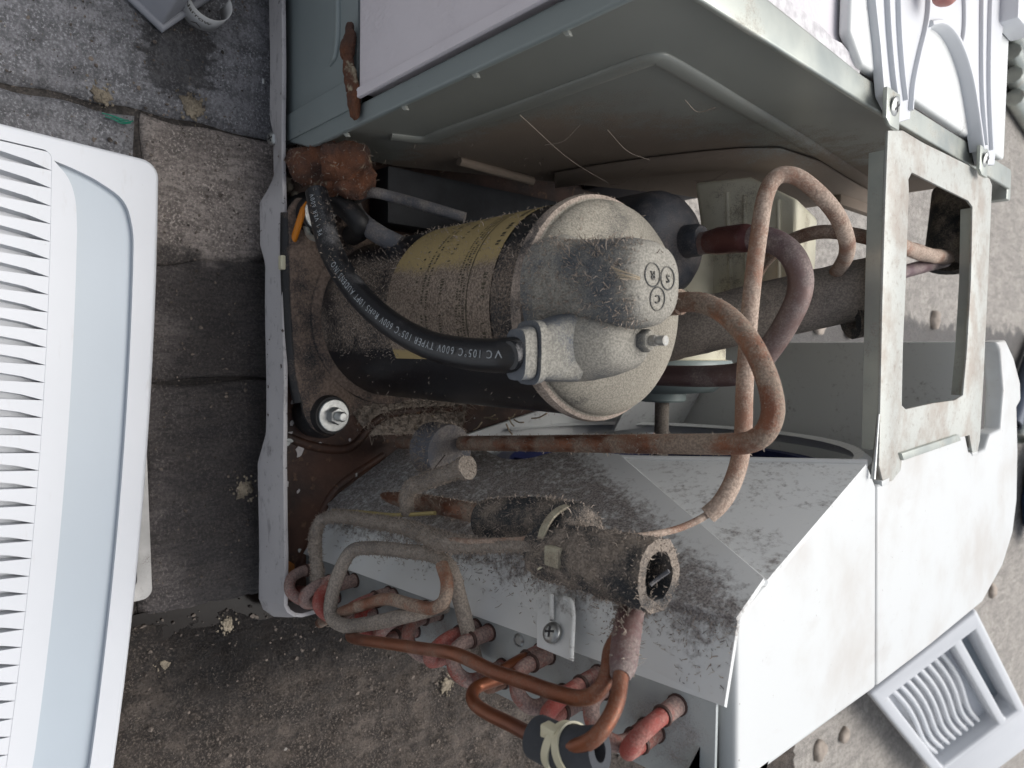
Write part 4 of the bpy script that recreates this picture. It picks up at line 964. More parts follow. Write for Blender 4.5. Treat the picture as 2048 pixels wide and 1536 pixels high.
# cream styrofoam block behind, stained
cb = [at(*p, 'y', .235) for p in [(1388, 363), (1500, 352), (1595, 398), (1590, 500), (1582, 590), (1404, 612), (1412, 540)]]
crb = link('styrofoam_support', prism_me('styrofoam_support', cb, (0.004, 0.05, -0.01), 0.004, 3), m_cream, AC)
for k in range(4):
    a = at(1455 + 34 * k, 385 + 5 * k, 'y', .2345); b = at(1462 + 32 * k, 580 - 3 * k, 'y', .2345)
    link('moulded_groove', tube_me('moulded_groove', [a, (a + b) / 2, b], 0.0014, 8, 3), m_cream, crb)

# --- fan motor, shaft and fan
fy, fzc = 0.240, 0.1586
mot = link('fan_motor', lathe_me('fan_motor', [(0.030, -0.075), (0.042, -0.070), (0.0440, -0.062), (0.0440, 0.002), (0.0440, 0.004), (0.0475, 0.005), (0.0475, 0.009), (0.044, 0.011), (0.043, 0.020), (0.036, 0.026), (0.0165, 0.028), (0.0165, 0.0335), (0.0155, 0.0345), (0.006, 0.0345), (0.0003, 0.0346)], (0, fy, fzc), 'x', 56), m_cream, AC)
link('motor_end_shield', lathe_me('motor_end_shield', [(0.0482, 0.0046), (0.0490, 0.006), (0.0490, 0.009), (0.0455, 0.0115), (0.0438, 0.0215), (0.0366, 0.0272), (0.0172, 0.0290), (0.0172, 0.0340), (0.0160, 0.0352), (0.0003, 0.0353)], (0, fy, fzc), 'x', 56), plain('grey_green_enamel', hexc(150, 164, 162), 0.4), mot)
link('shaft', tube_me('shaft', [(0.034, fy, fzc), (0.06, fy, fzc), (0.10, fy, fzc)], 0.0052, 16, 3), m_foamdust, mot)
link('motor_stand', prism_me('motor_stand', [(-0.03, fy - 0.03, 0.02), (-0.03, fy + 0.03, 0.02), (-0.03, fy + 0.02, 0.14), (-0.03, fy - 0.02, 0.14)], (0.003, 0, 0)), m_galv, mot)
fan = link('fan', lathe_me('fan', [(0.022, 0.085), (0.026, 0.088), (0.026, 0.112), (0.02, 0.115), (0.0003, 0.1152)], (0, fy, fzc), 'x', 32), m_navy, AC)
for k in range(5):
    v = []; f = []; a0 = 2 * math.pi * k / 5 + 0.4
    for i in range(9):
        r = 0.022 + 0.092 * i / 8; w = 0.30 + 0.28 * math.sin(math.pi * min(1, i / 9 + 0.25))
        for j in range(9):
            u = j / 8 - 0.5; a = a0 + u * 2 * w + 0.25 * (i / 8) ** 2; x = 0.097 + u * 0.030
            v.append((x, fy + r * math.cos(a), fzc + r * math.sin(a)))
    for i in range(8):
        for j in range(8): q = i * 9 + j; f.append((q, q + 1, q + 10, q + 9))
    o = link('blade', mesh('blade', v, f, True), m_navy, fan); md = o.modifiers.new('t', 'SOLIDIFY'); md.thickness = 0.0018
rg = lathe_me('slinger_ring', [(0.112, 0.0785), (0.1225, 0.0785), (0.1225, 0.108), (0.112, 0.108), (0.112, 0.0785)], (0, fy, fzc), 'x', 72)
bm = bmesh.new(); bm.from_mesh(rg); bmesh.ops.delete(bm, geom=[f_ for f_ in bm.faces if len(f_.verts) > 4], context='FACES'); bm.to_mesh(rg); bm.free()
link('slinger_ring', rg, m_navy, fan)

# --- white fan shroud
zl = 0.325
b0_, b1_, bt_ = Vector((0.110, 0.042, 0.015)), Vector((0.069, 0.114, 0.015)), at(1475, 1245, 'z', zl)
nB = (b1_ - b0_).cross(bt_ - b0_).normalized()
def onB(px, py): return atplane(px, py, b0_, nB)
P1, P2 = onB(1240, 915), onB(1530, 1165); Pc = at(1735, 925, 'z', zl)
edgeB = [(700, 966), (787, 905), (840, 886), (900, 872), (940, 884), (975, 908), (1005, 922), (1035, 926), (1070, 921), (1110, 910), (1170, 910)]
eB = (P2 - P1).cross(nB).normalized()
if eB.z < 0: eB = -eB
oB = P1.dot(eB)
m_fuzzy = m_shroud('fluff_covered_plastic', 0.80, 0.30, ('dot', tuple(eB), oB - 0.026, oB + 0.002, 0.62))
shr = link('fan_shroud', prism_me('fan_shroud', [b0_] + [onB(*p) for p in edgeB] + [P1, P2, bt_], -nB * 0.0025), m_fuzzy, AC)
facet = prism_me('shoulder', [P1, P2 - Vector((0, 0, 0.0)), Pc], -(P2 - P1).cross(Pc - P1).normalized() * (0.0025 if (P2 - P1).cross(Pc - P1).y < 0 else -0.0025))
link('shoulder', facet, m_bevel, shr)
c0_, c1_ = Vector((0.140, 0.0235, 0.015)), Vector((0.1385, 0.0575, 0.325))
fn = (c0_ - b0_).cross(bt_ - b0_).normalized()
if fn.y > 0: fn = -fn
front = link('shroud_front', prism_me('shroud_front', [b0_, bt_, c1_, c0_], -fn * 0.0025), m_front, shr)
def onF(px, py, d=0.0): return atplane(px, py, b0_ + fn * d, fn)
tb = [onF(*p, 0.0003) for p in [(1078, 1195), (1150, 1195), (1148, 1324), (1076, 1294)]]
link('screw_tab', prism_me('screw_tab', tb, fn * 0.0012, 0.0004), m_front, shr)
link('tab_rib', tube_me('tab_rib', [onF(1103, 1190, 0.003), onF(1104, 1240, 0.003)], 0.0013, 8, 4), m_bevel, shr)
link('tab_rib', tube_me('tab_rib', [onF(1128, 1196, 0.003), onF(1143, 1205, 0.003), onF(1143, 1318, 0.003)], 0.0012, 8, 6), m_bevel, shr)
screw('shroud_screw', onF(1106, 1266, 0.0026), tuple(fn), 0.0050, shr, h=0.0030)
link('shoulder_bead', tube_me('shoulder_bead', [P1 + nB * 0.0004, onB(1380, 1038), P2 + nB * 0.0004], 0.0016, 8, 6), m_lid, shr)
link('edge_bead', tube_me('edge_bead', [onB(1110, 910), onB(1170, 910), P1, P1 + (Pc - P1) * 0.5, Pc], 0.0018, 8, 6), m_lid, shr)
# lid in two halves, thin seam between
def lidpoly(pts): return [at(a, b, 'z', zl) for a, b in pts]
lid1 = lidpoly([(1475, 1700), (1475, 1260), (1480, 1236), (1500, 1207), (1735, 925), (1753, 972), (1752, 1376), (1690, 1421), (1537, 1534), (1400, 1640)])
lid2 = lidpoly([(1755, 972), (1788, 956), (1802, 930), (1806, 908), (1930, 864), (1938, 903), (1952, 908), (1972, 898), (1981, 868), (2003, 858), (2008, 780), (2002, 700), (1995, 684), (2012, 680), (2028, 715), (2041, 765), (2042, 800), (2034, 815), (2036, 900), (2034, 1000), (2026, 1065), (2006, 1130), (1965, 1205), (1860, 1292), (1754, 1374)])
l1 = link('lid', prism_me('lid', lid1, (0, 0, -0.010), 0.0026, 4), m_lid, shr)
l2 = link('lid', prism_me('lid', lid2, (0, 0, -0.012), 0.0022, 3), m_lid, shr)
link('notch_block', prism_me('notch_block', [at(*p, 'z', zl + 0.0005) for p in [(1764, 962), (1780, 955), (1779, 968), (1765, 974)]], (0, 0, -0.008), 0.0008), m_lid, shr)
link('notch_block', prism_me('notch_block', [at(*p, 'z', zl + 0.0005) for p in [(1945, 905), (1957, 902), (1956, 910), (1946, 913)]], (0, 0, -0.008), 0.0008), m_lid, shr)
# rear wall, its inner face towards the fan
link('rear_wall', prism_me('rear_wall', [(-0.011, 0.408, 0.05), (0.172, 0.408, 0.02), (0.172, 0.408, 0.312), (-0.011, 0.408, 0.312)], (0, 0.006, 0), 0.0015), m_inner, shr)
rwin = lathe_me('orifice_curb', [(0.128, 0.066), (0.134, 0.064), (0.139, 0.068), (0.139, 0.074)], (0, fy, fzc), 'x', 64)
bm = bmesh.new(); bm.from_mesh(rwin); bmesh.ops.delete(bm, geom=[f_ for f_ in bm.faces if len(f_.verts) > 4 or min(vv.co.y for vv in f_.verts) < 0.20 or max(vv.co.z for vv in f_.verts) > 0.30], context='FACES'); bm.to_mesh(rwin); bm.free()
link('orifice_curb', rwin, m_inner, shr)
link('inner_floor', prism_me('inner_floor', [(0.075, 0.12, 0.024), (0.138, 0.06, 0.024), (0.138, 0.405, 0.024), (0.02, 0.405, 0.024)], (0, 0, 0.003)), m_inner, shr)
link('inner_deck', prism_me('inner_deck', [(-0.005, 0.30, 0.105), (0.07, 0.30, 0.060), (0.07, 0.405, 0.060), (-0.005, 0.405, 0.105)], (0, 0, 0.003)), m_bevel, shr)

# --- condenser coil: core, end plate, copper return bends
mf = Mat('fin_stack'); wv = mf.n('TexWave'); wv.wave_type = 'BANDS'; wv.bands_direction = 'Y'; wv.inputs['Scale'].default_value = 180; mf.l(mf.pos, wv.inputs['Vector'])
mf.set(Base_Color=mf.mix(wv.outputs['Fac'], hexc(60, 62, 64), hexc(150, 152, 152)), Metallic=0.6, Roughness=0.5); mf.bump(wv.outputs['Fac'], 0.8, 0.001)
core = link('condenser_coil', box_me('condenser_coil', (0.142, 0.066, 0.024), (0.1715, 0.404, 0.3145), 0.001), mf.m, AC)
def yp(z): return 0.0285 + 0.107 * (z - 0.05)
endn = Vector((0, -0.9943, 0.1064))
link('end_plate', prism_me('end_plate', [(0.1385, yp(0.022), 0.022), (0.1385, yp(0.3215), 0.3215), (0.1790, yp(0.3215), 0.3215), (0.1715, yp(0.022), 0.022)], -endn * 0.0022, 0.0006), dusty('dusty_zinc_plate', hexc(168, 173, 172), 0.45, 0.3, 0.30, hexc(156, 148, 142), 0.0, 30, hexc(150, 156, 157)), core)
def hole(x, z): return Vector((x, yp(z), z))
m_ring = plain('dark_braze_ring', hexc(70, 50, 44), 0.6)
def bend(za, zb, xa, xb, L, mat_u, r=0.0035):
    A, B = hole(xa, za), hole(xb, zb); mid = (A + B) / 2 + endn * (L + (A - B).length * 0.55)
    d = (B - A)
    o = link('return_bend', tube_me('return_bend', [A + endn * (L * 0.62), A + endn * L, A + d * 0.14 + endn * (L + d.length * 0.36), mid, B - d * 0.14 + endn * (L + d.length * 0.36), B + endn * L, B + endn * (L * 0.62)], r, 14, 7), mat_u, core)
    for q in (A, B):
        link('stub', tube_me('stub', [q - endn * 0.001, q + endn * L * 0.35, q + endn * L * 0.74], r * 1.14, 14, 3), m_copperpink, o)
        link('ferrule', tube_me('ferrule', [q + endn * L * 0.66, q + endn * L * 0.70, q + endn * L * 0.76], [r * 1.16, r * 1.30, r * 1.24], 14, 3), m_ring, o)
        link('hole_rim', tube_me('hole_rim', [q - endn * 0.0005, q + endn * 0.0009], r * 1.34, 16, 2), m_ring, o)
xa, xb = 0.1452, 0.1605
mats = [m_copperpink, m_copperpink, m_copperred, m_copperpink, m_copperred, m_copperpink, m_copperpink, m_copperred, m_copperpink, m_copperclean, m_copperpink, m_copperred, m_copperpink, m_copperred]
for k in range(14):
    z0 = 0.040 + 0.0196 * k; a_, b_ = (xb, xa) if k % 2 else (xa, xb)
    bend(z0, z0 + (0.0098 if k % 3 else 0.0150), a_, b_, 0.0150 + 0.0022 * (k % 3), mats[k])
p = onF(1008, 1308, -0.003)
link('punched_hole', lathe_me('punched_hole', [(0.0034, 0), (0.0026, 0.0012), (0.0022, 0.0004), (0.0002, 0.0003)], (0, 0, 0), 'z', 18), m_zinc, core).matrix_local = Matrix.Translation(hole(0.1435, p.z) + endn * 0.0002) @ endn.to_track_quat('Z', 'Y').to_matrix().to_4x4()

# header and feeder pipes in front of the coil
hdr = pipe('header_pipe', [(1272, 1188, .040), (1262, 1225, .030), (1252, 1275, .018), (1246, 1330, .008), (1240, 1352, .004)], [0.0046, 0.0052, 0.0056, 0.0050, 0.0036], dusty('smoky_copper', hexc(122, 92, 86), 0.42, 0.5, 0.52, hexc(148, 136, 130), 0.1, 40, hexc(104, 80, 92)))
pipe('feeder_pipe', [(1243, 1262, .018), (1222, 1300, .012), (1216, 1340, .006), (1206, 1368, .002), (1186, 1390, -.001), (1160, 1396, -.003), (1120, 1388, -.004), (1050, 1364, -.005), (985, 1342, -.006), (945, 1322, -.006), (905, 1306, -.005), (850, 1298, -.004), (770, 1286, -.002), (718, 1279, .000), (702, 1274, .004), (704, 1265, .012), (730, 1256, .030)], 29, m_copperclean)
pipe('feeder_pipe', [(1243, 1335, .006), (1240, 1370, .002), (1233, 1405, -.003), (1217, 1440, -.008), (1195, 1470, -.012), (1165, 1490, -.014), (1120, 1494, -.014), (1075, 1476, -.012), (1020, 1448, -.008), (975, 1426, -.005), (952, 1410, -.003), (944, 1394, .000), (952, 1376, .006), (985, 1362, .014), (1030, 1348, .024)], 31, m_copperclean)
gf = pipe('grommet_foam', [(1076, 1474, -.010), (1115, 1492, -.010), (1160, 1500, -.010), (1200, 1500, -.008)], 0.0078, m_foamclean, hollow=0.5, seg=24)
def hoop(name, c, axis, r, w, th, mat, parent):
    q = Vector(axis).normalized().to_track_quat('Z', 'Y').to_matrix().to_4x4()
    me = lathe_me(name, [(r, -w), (r + th, -w), (r + th, w), (r, w), (r, -w)], (0, 0, 0), 'z', 40); bm = bmesh.new(); bm.from_mesh(me)
    bmesh.ops.delete(bm, geom=[f_ for f_ in bm.faces if len(f_.verts) > 4], context='FACES'); bm.to_mesh(me); bm.free()
    xform(me, Matrix.Translation(Vector(c)) @ q); return link(name, me, mat, parent)
ga, gb = at(1115, 1492, 'y', -.010), at(1160, 1500, 'y', -.010)
hoop('cable_tie', ga + (gb - ga) * 0.18, gb - ga + Vector((0.004, 0, 0)), 0.0079, 0.0016, 0.0008, m_tie, gf)
hoop('cable_tie', ga + (gb - ga) * 0.72, gb - ga - Vector((0.003, 0, 0)), 0.0079, 0.0016, 0.0008, m_tie, gf)
th = ga + Vector((-0.0064, -0.0038, 0.0005)); link('tie_head', box_me('tie_head', tuple(th - Vector((0.0026, 0.0022, 0.0034))), tuple(th + Vector((0.0026, 0.0022, 0.0034))), 0.0006), m_tie, gf)
link('slit', tube_me('slit', [ga + Vector((0.0044, -0.0062, 0)), gb + Vector((0.0044, -0.0062, 0))], 0.0006, 6, 3), m_rubber, gf)

# insulation, capillaries and fluffy pipes in front of the shroud
f1 = pipe('foam_insulation', [(978, 1042, .042), (1040, 1040, .040), (1100, 1046, .038), (1150, 1058, .034), (1176, 1068, .032)], lambda t: 0.0112 * (1 if t < 0.8 else max(0.05, math.sqrt(max(0, 1 - ((t - 0.8) / 0.2) ** 2)))), m_foam, seg=28, n=14)
f2 = pipe('foam_insulation', [(1085, 1098, .028), (1108, 1104, .026), (1170, 1116, .026), (1240, 1134, .027), (1318, 1152, .028)], lambda t: (0.0118 + 0.0020 * t) * min(1, 0.35 + t * 6), m_foam, seg=36, hollow=0.66, n=14, jitter=0.10)
link('web', tube_me('web', [at(1300, 1170, 'y', .024), at(1312, 1160, 'y', .026), at(1338, 1142, 'y', .028)], 0.0008, 6, 4), m_foamgrey, f2)
t0, t1 = at(1120, 1080, 'y', .030), at(1160, 1060, 'y', .031)
hoop('cable_tie', at(1136, 1080, 'y', .031), at(1160, 1090, 'y', .030) - at(1112, 1072, 'y', .032), 0.0142, 0.0020, 0.0010, m_tied, f1)
link('tie_tail', prism_me('tie_tail', [at(*p, 'y', .014) for p in [(1072, 1132), (1104, 1112), (1110, 1122), (1076, 1140)]], (0, 0.0012, 0)), m_tie, f1)
hd = at(1112, 1112, 'y', .015); link('tie_head', box_me('tie_head', tuple(hd - Vector((0.004, 0.003, 0.004))), tuple(hd + Vector((0.004, 0.003, 0.004))), 0.0008), m_tied, f1)
sp1 = pipe('suction_line', [(752, 1000, .066), (800, 1000, .062), (860, 1008, .056), (930, 1022, .048), (990, 1034, .043)], 0.0052, m_copper)
yw = pipe('yellow_label_strip', [(664, 1022, .034), (720, 1024, .036), (790, 1030, .036), (870, 1026, .040)], 0.0012, plain('yellow_strip', hexc(172, 156, 104), 0.7), seg=8)
z1 = pipe('fluffy_pipe', [(640, 1178, .012), (634, 1130, .014), (630, 1080, .018), (640, 1045, .022), (668, 1032, .026), (730, 1040, .028), (800, 1052, .028), (850, 1068, .026), (880, 1082, .022), (960, 1090, .018), (1050, 1094, .017), (1110, 1108, .016)], [0.0040] * 7 + [0.0044, 0.0050, 0.0034, 0.0026, 0.0022], m_foamdust, jitter=0.22, n=10)
z2 = pipe('liquid_pipe', [(890, 1212, .036), (825, 1228, .014), (745, 1246, .006), (685, 1250, .002), (662, 1230, .002), (664, 1192, .004), (684, 1132, .009), (704, 1102, .014), (745, 1096, .020), (810, 1102, .024), (870, 1112, .027), (900, 1136, .029), (920, 1200, .030), (938, 1270, .032), (952, 1325, .038)], 27, m_foamdust, n=10)
z3 = pipe('liquid_pipe', [(640, 1246, .034), (664, 1234, .016), (690, 1222, .006), (720, 1212, .006), (775, 1198, .008), (825, 1210, .010), (866, 1216, .012), (888, 1202, .014), (894, 1168, .018), (884, 1130, .022)], 26, m_copper, n=10)
z4 = pipe('liquid_pipe', [(588, 1180, .020), (620, 1182, .016), (648, 1176, .012), (660, 1160, .012)], 22, m_copperpink)
zt_ = pipe('tie_tail', [(816, 1028, .038), (813, 1000, .036), (818, 980, .035), (836, 968, .035), (875, 954, .036), (915, 940, .038), (936, 934, .039)], [0.0040, 0.0042, 0.0044, 0.0044, 0.0044, 0.0046, 0.0064], m_foamdust, jitter=0.15)
dc = at(900, 903, 'y', .078)
fd = link('pipe_collar_foam', lathe_me('pipe_collar_foam', [(0.0150, -0.022), (0.0172, -0.020), (0.0172, -0.001), (0.0168, 0), (0.0002, 0.0)], dc, 'z', 40), m_foamgrey, AC)
link('slit', tube_me('slit', [dc + Vector((0.002, -0.004, 0.0002)), dc + Vector((0.010, -0.0125, 0.0002))], 0.0004, 6, 2), m_rubber, fd)

# --- fluff: loose fibres caught on the parts that stood in the air stream
def nz(p, s, o=0.0): return noise.noise(Vector(p) * s + Vector((o, o, o)))
lint(shr, shr, 15000, m_lintd, lambda p, n: (1.0 if n @ np.array(nB) > 0.5 else 0) * min(1, max(0.0, 0.55 + 0.8 * nz(p, 45))) * min(1, max(0.03, (oB - 0.004 - float(np.dot(p, np.array(eB)))) / 0.02)), (0.0012, 0.003))
lint(shr, shr, 2500, m_lint, lambda p, n: 1.0 if n @ np.array(nB) > 0.5 and p[2] < 0.27 else 0, (0.0012, 0.003))
lint(front, front, 6500, m_lint, lambda p, n: (1.0 if n @ np.array(fn) > 0.5 else 0) * min(1, max(0, 1.15 - (p[0] - 0.108) / 0.022 + 0.6 * nz(p, 60))), (0.001, 0.003))
lint(front, front, 1300, m_lintd, lambda p, n: (1.0 if n @ np.array(fn) > 0.5 else 0) * min(1, max(0, 1.15 - (p[0] - 0.108) / 0.022 + 0.6 * nz(p, 60))), (0.001, 0.003))
lint(comp, comp, 24000, m_lint, lambda p, n: (1.0 if n[1] < 0.25 and p[2] > 0.06 else 0) * (0.05 if p[0] > 0.003 + 0.012 * nz(p, 40) else 1.0) * (0.6 if p[0] < -0.055 else 1) * min(1, max(0.1, 0.6 + nz(p, 50))), (0.0007, 0.0022), 0.00018)
lint(cov, cov, 4200, m_lint, lambda p, n: (1.0 if n[1] < -0.2 and n[2] < 0.75 else 0.03), (0.0009, 0.0028), 0.00018)
lint(cap, cap, 2200, m_lint, lambda p, n: 0.9 if p[1] < 0.07 and p[2] < 0.256 and p[0] < 0.0 else 0.06, (0.0006, 0.0018), 0.00014)
lint(put, put, 2500, m_lint, lambda p, n: 0.35 if n[2] > -0.3 else 0, (0.0008, 0.003), 0.00014)
lint(slv, slv, 1500, m_lint, lambda p, n: 1.0 if p[2] < 0.125 and n[0] < -0.1 else 0.0, (0.0006, 0.0018), 0.00012)
lint(foot, foot, 2500, m_lint, lambda p, n: 0.8 if n[2] > 0.5 else 0, (0.0005, 0.0015), 0.00012)
for o, k, ln in ((z1, 6500, (0.0006, 0.0017)), (z2, 3000, (0.0005, 0.0015)), (zt_, 2600, (0.0005, 0.0013)), (f1, 1500, (0.0006, 0.0022)), (f2, 2200, (0.0006, 0.0022)), (sp1, 900, (0.001, 0.003)), (dis, 2200, (0.0005, 0.0014)), (hdr, 900, (0.0008, 0.0024)), (fd, 1800, (0.001, 0.003))):
    mk = None
    if o is dis: mk = lambda p, n: 1.0 if p[2] < 0.28 and p[0] > 0.03 else 0.25
    if o is z2: mk = lambda p, n: 1.0 if p[1] > 0.012 and p[0] < 0.125 else 0.12
    if o is hdr: mk = lambda p, n: 1.0 if n[2] < 0.2 and p[1] > 0.012 else 0.1
    if o is fd: mk = lambda p, n: 1.0 if n[2] < 0.4 else 0.03
    lint(o, o, k, m_lint, mk, ln)
lint(BH, BH, 9000, m_lint, lambda p, n: (1.0 if n[0] > 0.5 else 0) * min(1, max(0, (0.17 - p[2] + 0.45 * p[1] - 0.04) * 6)) * min(1, max(0, 0.25 + 1.2 * nz(p, 40))) * (1 if p[1] > 0.05 else 0), (0.0008, 0.0026), 0.00012)
for (q, w) in [((1040, 230), (1215, 365)), ((1160, 250), (1090, 290)), ((1220, 370), (1290, 335)), ((1370, 200), (1430, 215)), ((1390, 362), (1460, 340)), ((1215, 260), (1300, 320))]:
    a, b = at(*q, 'x', -0.124), at(*w, 'x', -0.120)
    mid = (a + b) / 2 + Vector((0.002, 0.004, -0.004)); link('cobweb_strand', tube_me('cobweb_strand', [a, mid, b], 0.00022, 4, 6), m_lint, BH)
pl = link('pan_litter', prism_me('pan_litter', [(0.036, 0.055, 0.0202), (0.062, 0.075, 0.0202), (0.066, 0.16, 0.0202), (0.02, 0.17, 0.0202)], (0, 0, 0.0006)), m_foamdust, pan)
lint(pl, pl, 2600, m_lint, None, (0.003, 0.010), 0.0003)
for k in range(14):
    a = at(random.uniform(800, 1080), random.uniform(822, 862), 'y', random.uniform(.10, .15)); d = Vector((random.uniform(-.006, .006), random.uniform(-.004, .004), random.uniform(.004, .012)))
    link('straw_bit', tube_me('straw_bit', [a, a + d * 0.5 + Vector((0.001, 0, 0)), a + d], 0.0005, 5, 3), bpy.data.materials['straw'], pan)

# ------------------------------------------------------------------ things lying around
# white panel with wavy louvres, leaning on the far ground
PA, PD, PB = Vector((0.523, 0.934, 0.05)), Vector((0.778, 1.251, 0.05)), Vector((0.386, 1.043, 0.159))
pu = (PD - PA).normalized(); pv = (PB - PA); pv = (pv - pu * pv.dot(pu)).normalized(); pn = pu.cross(pv)
if pn.z < 0: pn = -pn
LU, LV = 0.46, (PB - PA).length
def pp(u, v, w=0.0): return PA + pu * (u * LU) + pv * (v * LV) + pn * w
lp = thing('louvre_panel', 'white plastic panel with wavy louvres and long slot beyond the lid', 'panel', (0.6, 1.1, 0))
link('panel_frame', prism_me('panel_frame', [pp(0, 0), pp(1, 0), pp(1, 1), pp(0, 1)], -pn * 0.05, 0.006, 3, holes=[[pp(0.10, 0.10), pp(0.88, 0.10), pp(0.88, 0.72), pp(0.10, 0.72)], [pp(0.10, 0.80), pp(0.88, 0.80), pp(0.88, 0.92), pp(0.10, 0.92)]]), m_white, lp)
link('tray', prism_me('tray', [pp(0.05, 0.05, -0.030), pp(0.95, 0.05, -0.030), pp(0.95, 0.76, -0.030), pp(0.05, 0.76, -0.030)], -pn * 0.004), m_white, lp)
link('slot_back', prism_me('slot_back', [pp(0.05, 0.77, -0.040), pp(0.95, 0.77, -0.040), pp(0.95, 0.95, -0.040), pp(0.05, 0.95, -0.040)], -pn * 0.004), plain('slot_grey', hexc(120, 130, 138), 0.6), lp)
for k in range(8):
    v0 = 0.15 + 0.068 * k
    link('wavy_louvre', tube_me('wavy_louvre', [pp(0.12 + 0.74 * j / 12, v0 + 0.030 * math.sin(j / 12 * 6.0), -0.020 - 0.004 * math.cos(j / 12 * 6.28)) for j in range(13)], 0.0042, 10, 3), m_white, lp)
link('bright_lip', prism_me('bright_lip', [pp(0.90, 0.02, 0.001), pp(1.25, 0.02, 0.001), pp(1.25, 0.98, 0.001), pp(0.90, 0.98, 0.001)], -pn * 0.03, 0.004), m_white, lp)

# grey plastic housing with a curled paper strip, top left corner of the stones
hb = thing('plastic_housing', 'grey plastic housing corner standing on the stones beyond the wet patch', 'housing', (-0.21, -0.06, 0))
q0, q1, q2 = at(262, 4, 'z', 0.0), at(322, 63, 'z', 0.0), at(380, 20, 'z', 0.0)
m_house = plain('pale_grey_plastic', hexc(150, 152, 158), 0.5, var=0.1)
inn = Vector((-0.01, 0.0, 0.0))
def hv(p, z, s): c_ = Vector((-0.27, -0.075, 0)); return Vector((p.x + (c_.x - p.x) * s, p.y + (c_.y - p.y) * s, z))
q0e = q0 + (q0 - q1) * 2.2; q2e = q2 + (q2 - q1) * 0.9
house = loft('shell', [[hv(p, z, s_) for p in (q0e, q1, q2e, Vector((-0.33, -0.05, 0)))] for z, s_ in ((0.002, 0.0), (0.005, 0.03), (0.055, 0.10), (0.058, 0.13))], 30)
link('shell', bevel_mesh(house, 0.0022, 3), m_house, hb)
link('foot_rim', tube_me('foot_rim', [q0e + Vector((0, 0, .003)), q1 + Vector((-.001, 0, .003)), q2e + Vector((0, 0, .003))], 0.0028, 10, straight=True), m_house, hb)
ps = thing('paper_strip', 'curled white paper strip printed in black beside the grey housing', 'paper', (-0.21, -0.034, 0))
sc_ = at(412, 12, 'z', 0.012); v = []; f = []
ra = 0.0125
for i in range(31):
    a = math.radians(-150 + 262 * i / 30); r_ = ra * (1 + 0.05 * math.sin(a * 2))
    for z in (0.002, 0.021): v.append((sc_.x + r_ * math.cos(a) * 0.9, sc_.y + r_ * math.sin(a), z + 0.001 * math.sin(a)))
for i in range(30): f.append((2 * i, 2 * i + 2, 2 * i + 3, 2 * i + 1))
strip_o = link('strip', mesh('strip', v, f, True), plain('white_paper', hexc(206, 206, 204), 0.8, bump=0), ps); strip_o.modifiers.new('t', 'SOLIDIFY').thickness = 0.0003
tm = text_me('Narrow', 0.0062, 0)
for vv in tm.vertices:
    a = math.radians(-38) + vv.co.x / ra; z = 0.0155 + vv.co.y
    r_ = ra * (1 + 0.05 * math.sin(a * 2)) + 0.0003; vv.co = Vector((sc_.x + r_ * math.cos(a) * 0.9 + 0.0002, sc_.y + r_ * math.sin(a), z))
link('strip_print', tm, m_ink, strip_o)
pz = [(-0.0032, 0.0052), (-0.0004, 0.0085), (0.0030, 0.0058), (0.0030, 0.0052), (-0.0004, 0.0076), (-0.0030, 0.0048)]
def sw(x, z): a = math.radians(-20) + x / ra; r_ = ra * (1 + 0.05 * math.sin(a * 2)) + 0.0004; return (sc_.x + r_ * math.cos(a) * 0.9, sc_.y + r_ * math.sin(a), z)
link('strip_mark', mesh('strip_mark', [sw(*p) for p in pz], [(0, 1, 4, 5), (1, 2, 3, 4)]), m_ink, strip_o)

# hand resting on the indoor top: only the tip of a finger reaches into the picture
def skin_me(name, chains, sub=2):
    vs = []; es = []; rs = []
    for ch in chains:
        prev = ch[0] if isinstance(ch[0], int) else None
        for it in ch:
            if isinstance(it, int): prev = it; continue
            vs.append(it[0]); rs.append(it[1]); k = len(vs) - 1
            if prev is not None: es.append((prev, k))
            prev = k
    me = bpy.data.meshes.new(name); me.from_pydata(vs, es, []); o = bpy.data.objects.new(name, me); COL.objects.link(o)
    md = o.modifiers.new('s', 'SKIN'); md.use_smooth_shade = True
    for i, r in enumerate(rs): me.skin_vertices[0].data[i].radius = r if isinstance(r, tuple) else (r, r)
    me.skin_vertices[0].data[0].use_root = True
    o.modifiers.new('d', 'SUBSURF').levels = sub
    dg = bpy.context.evaluated_depsgraph_get(); dg.update(); m = bpy.data.meshes.new_from_object(o.evaluated_get(dg)); bpy.data.objects.remove(o)
    m.polygons.foreach_set('use_smooth', [True] * len(m.polygons)); return m
ms = Mat('skin'); ms.set(Base_Color=ms.mix(ms.noise(60, 4), hexc(172, 128, 120), hexc(148, 104, 100)), Roughness=0.5, Subsurface_Weight=0.15)
ms.bump(ms.noise(900, 3), 0.15, 0.0006)
tip = at(1890, 16, 'z', 0.340)
T0 = Vector((tip.x + 0.001, tip.y, 0.3385))
hx = lambda dx, dy, dz: (T0.x + dx, T0.y + dy, T0.z + dz)
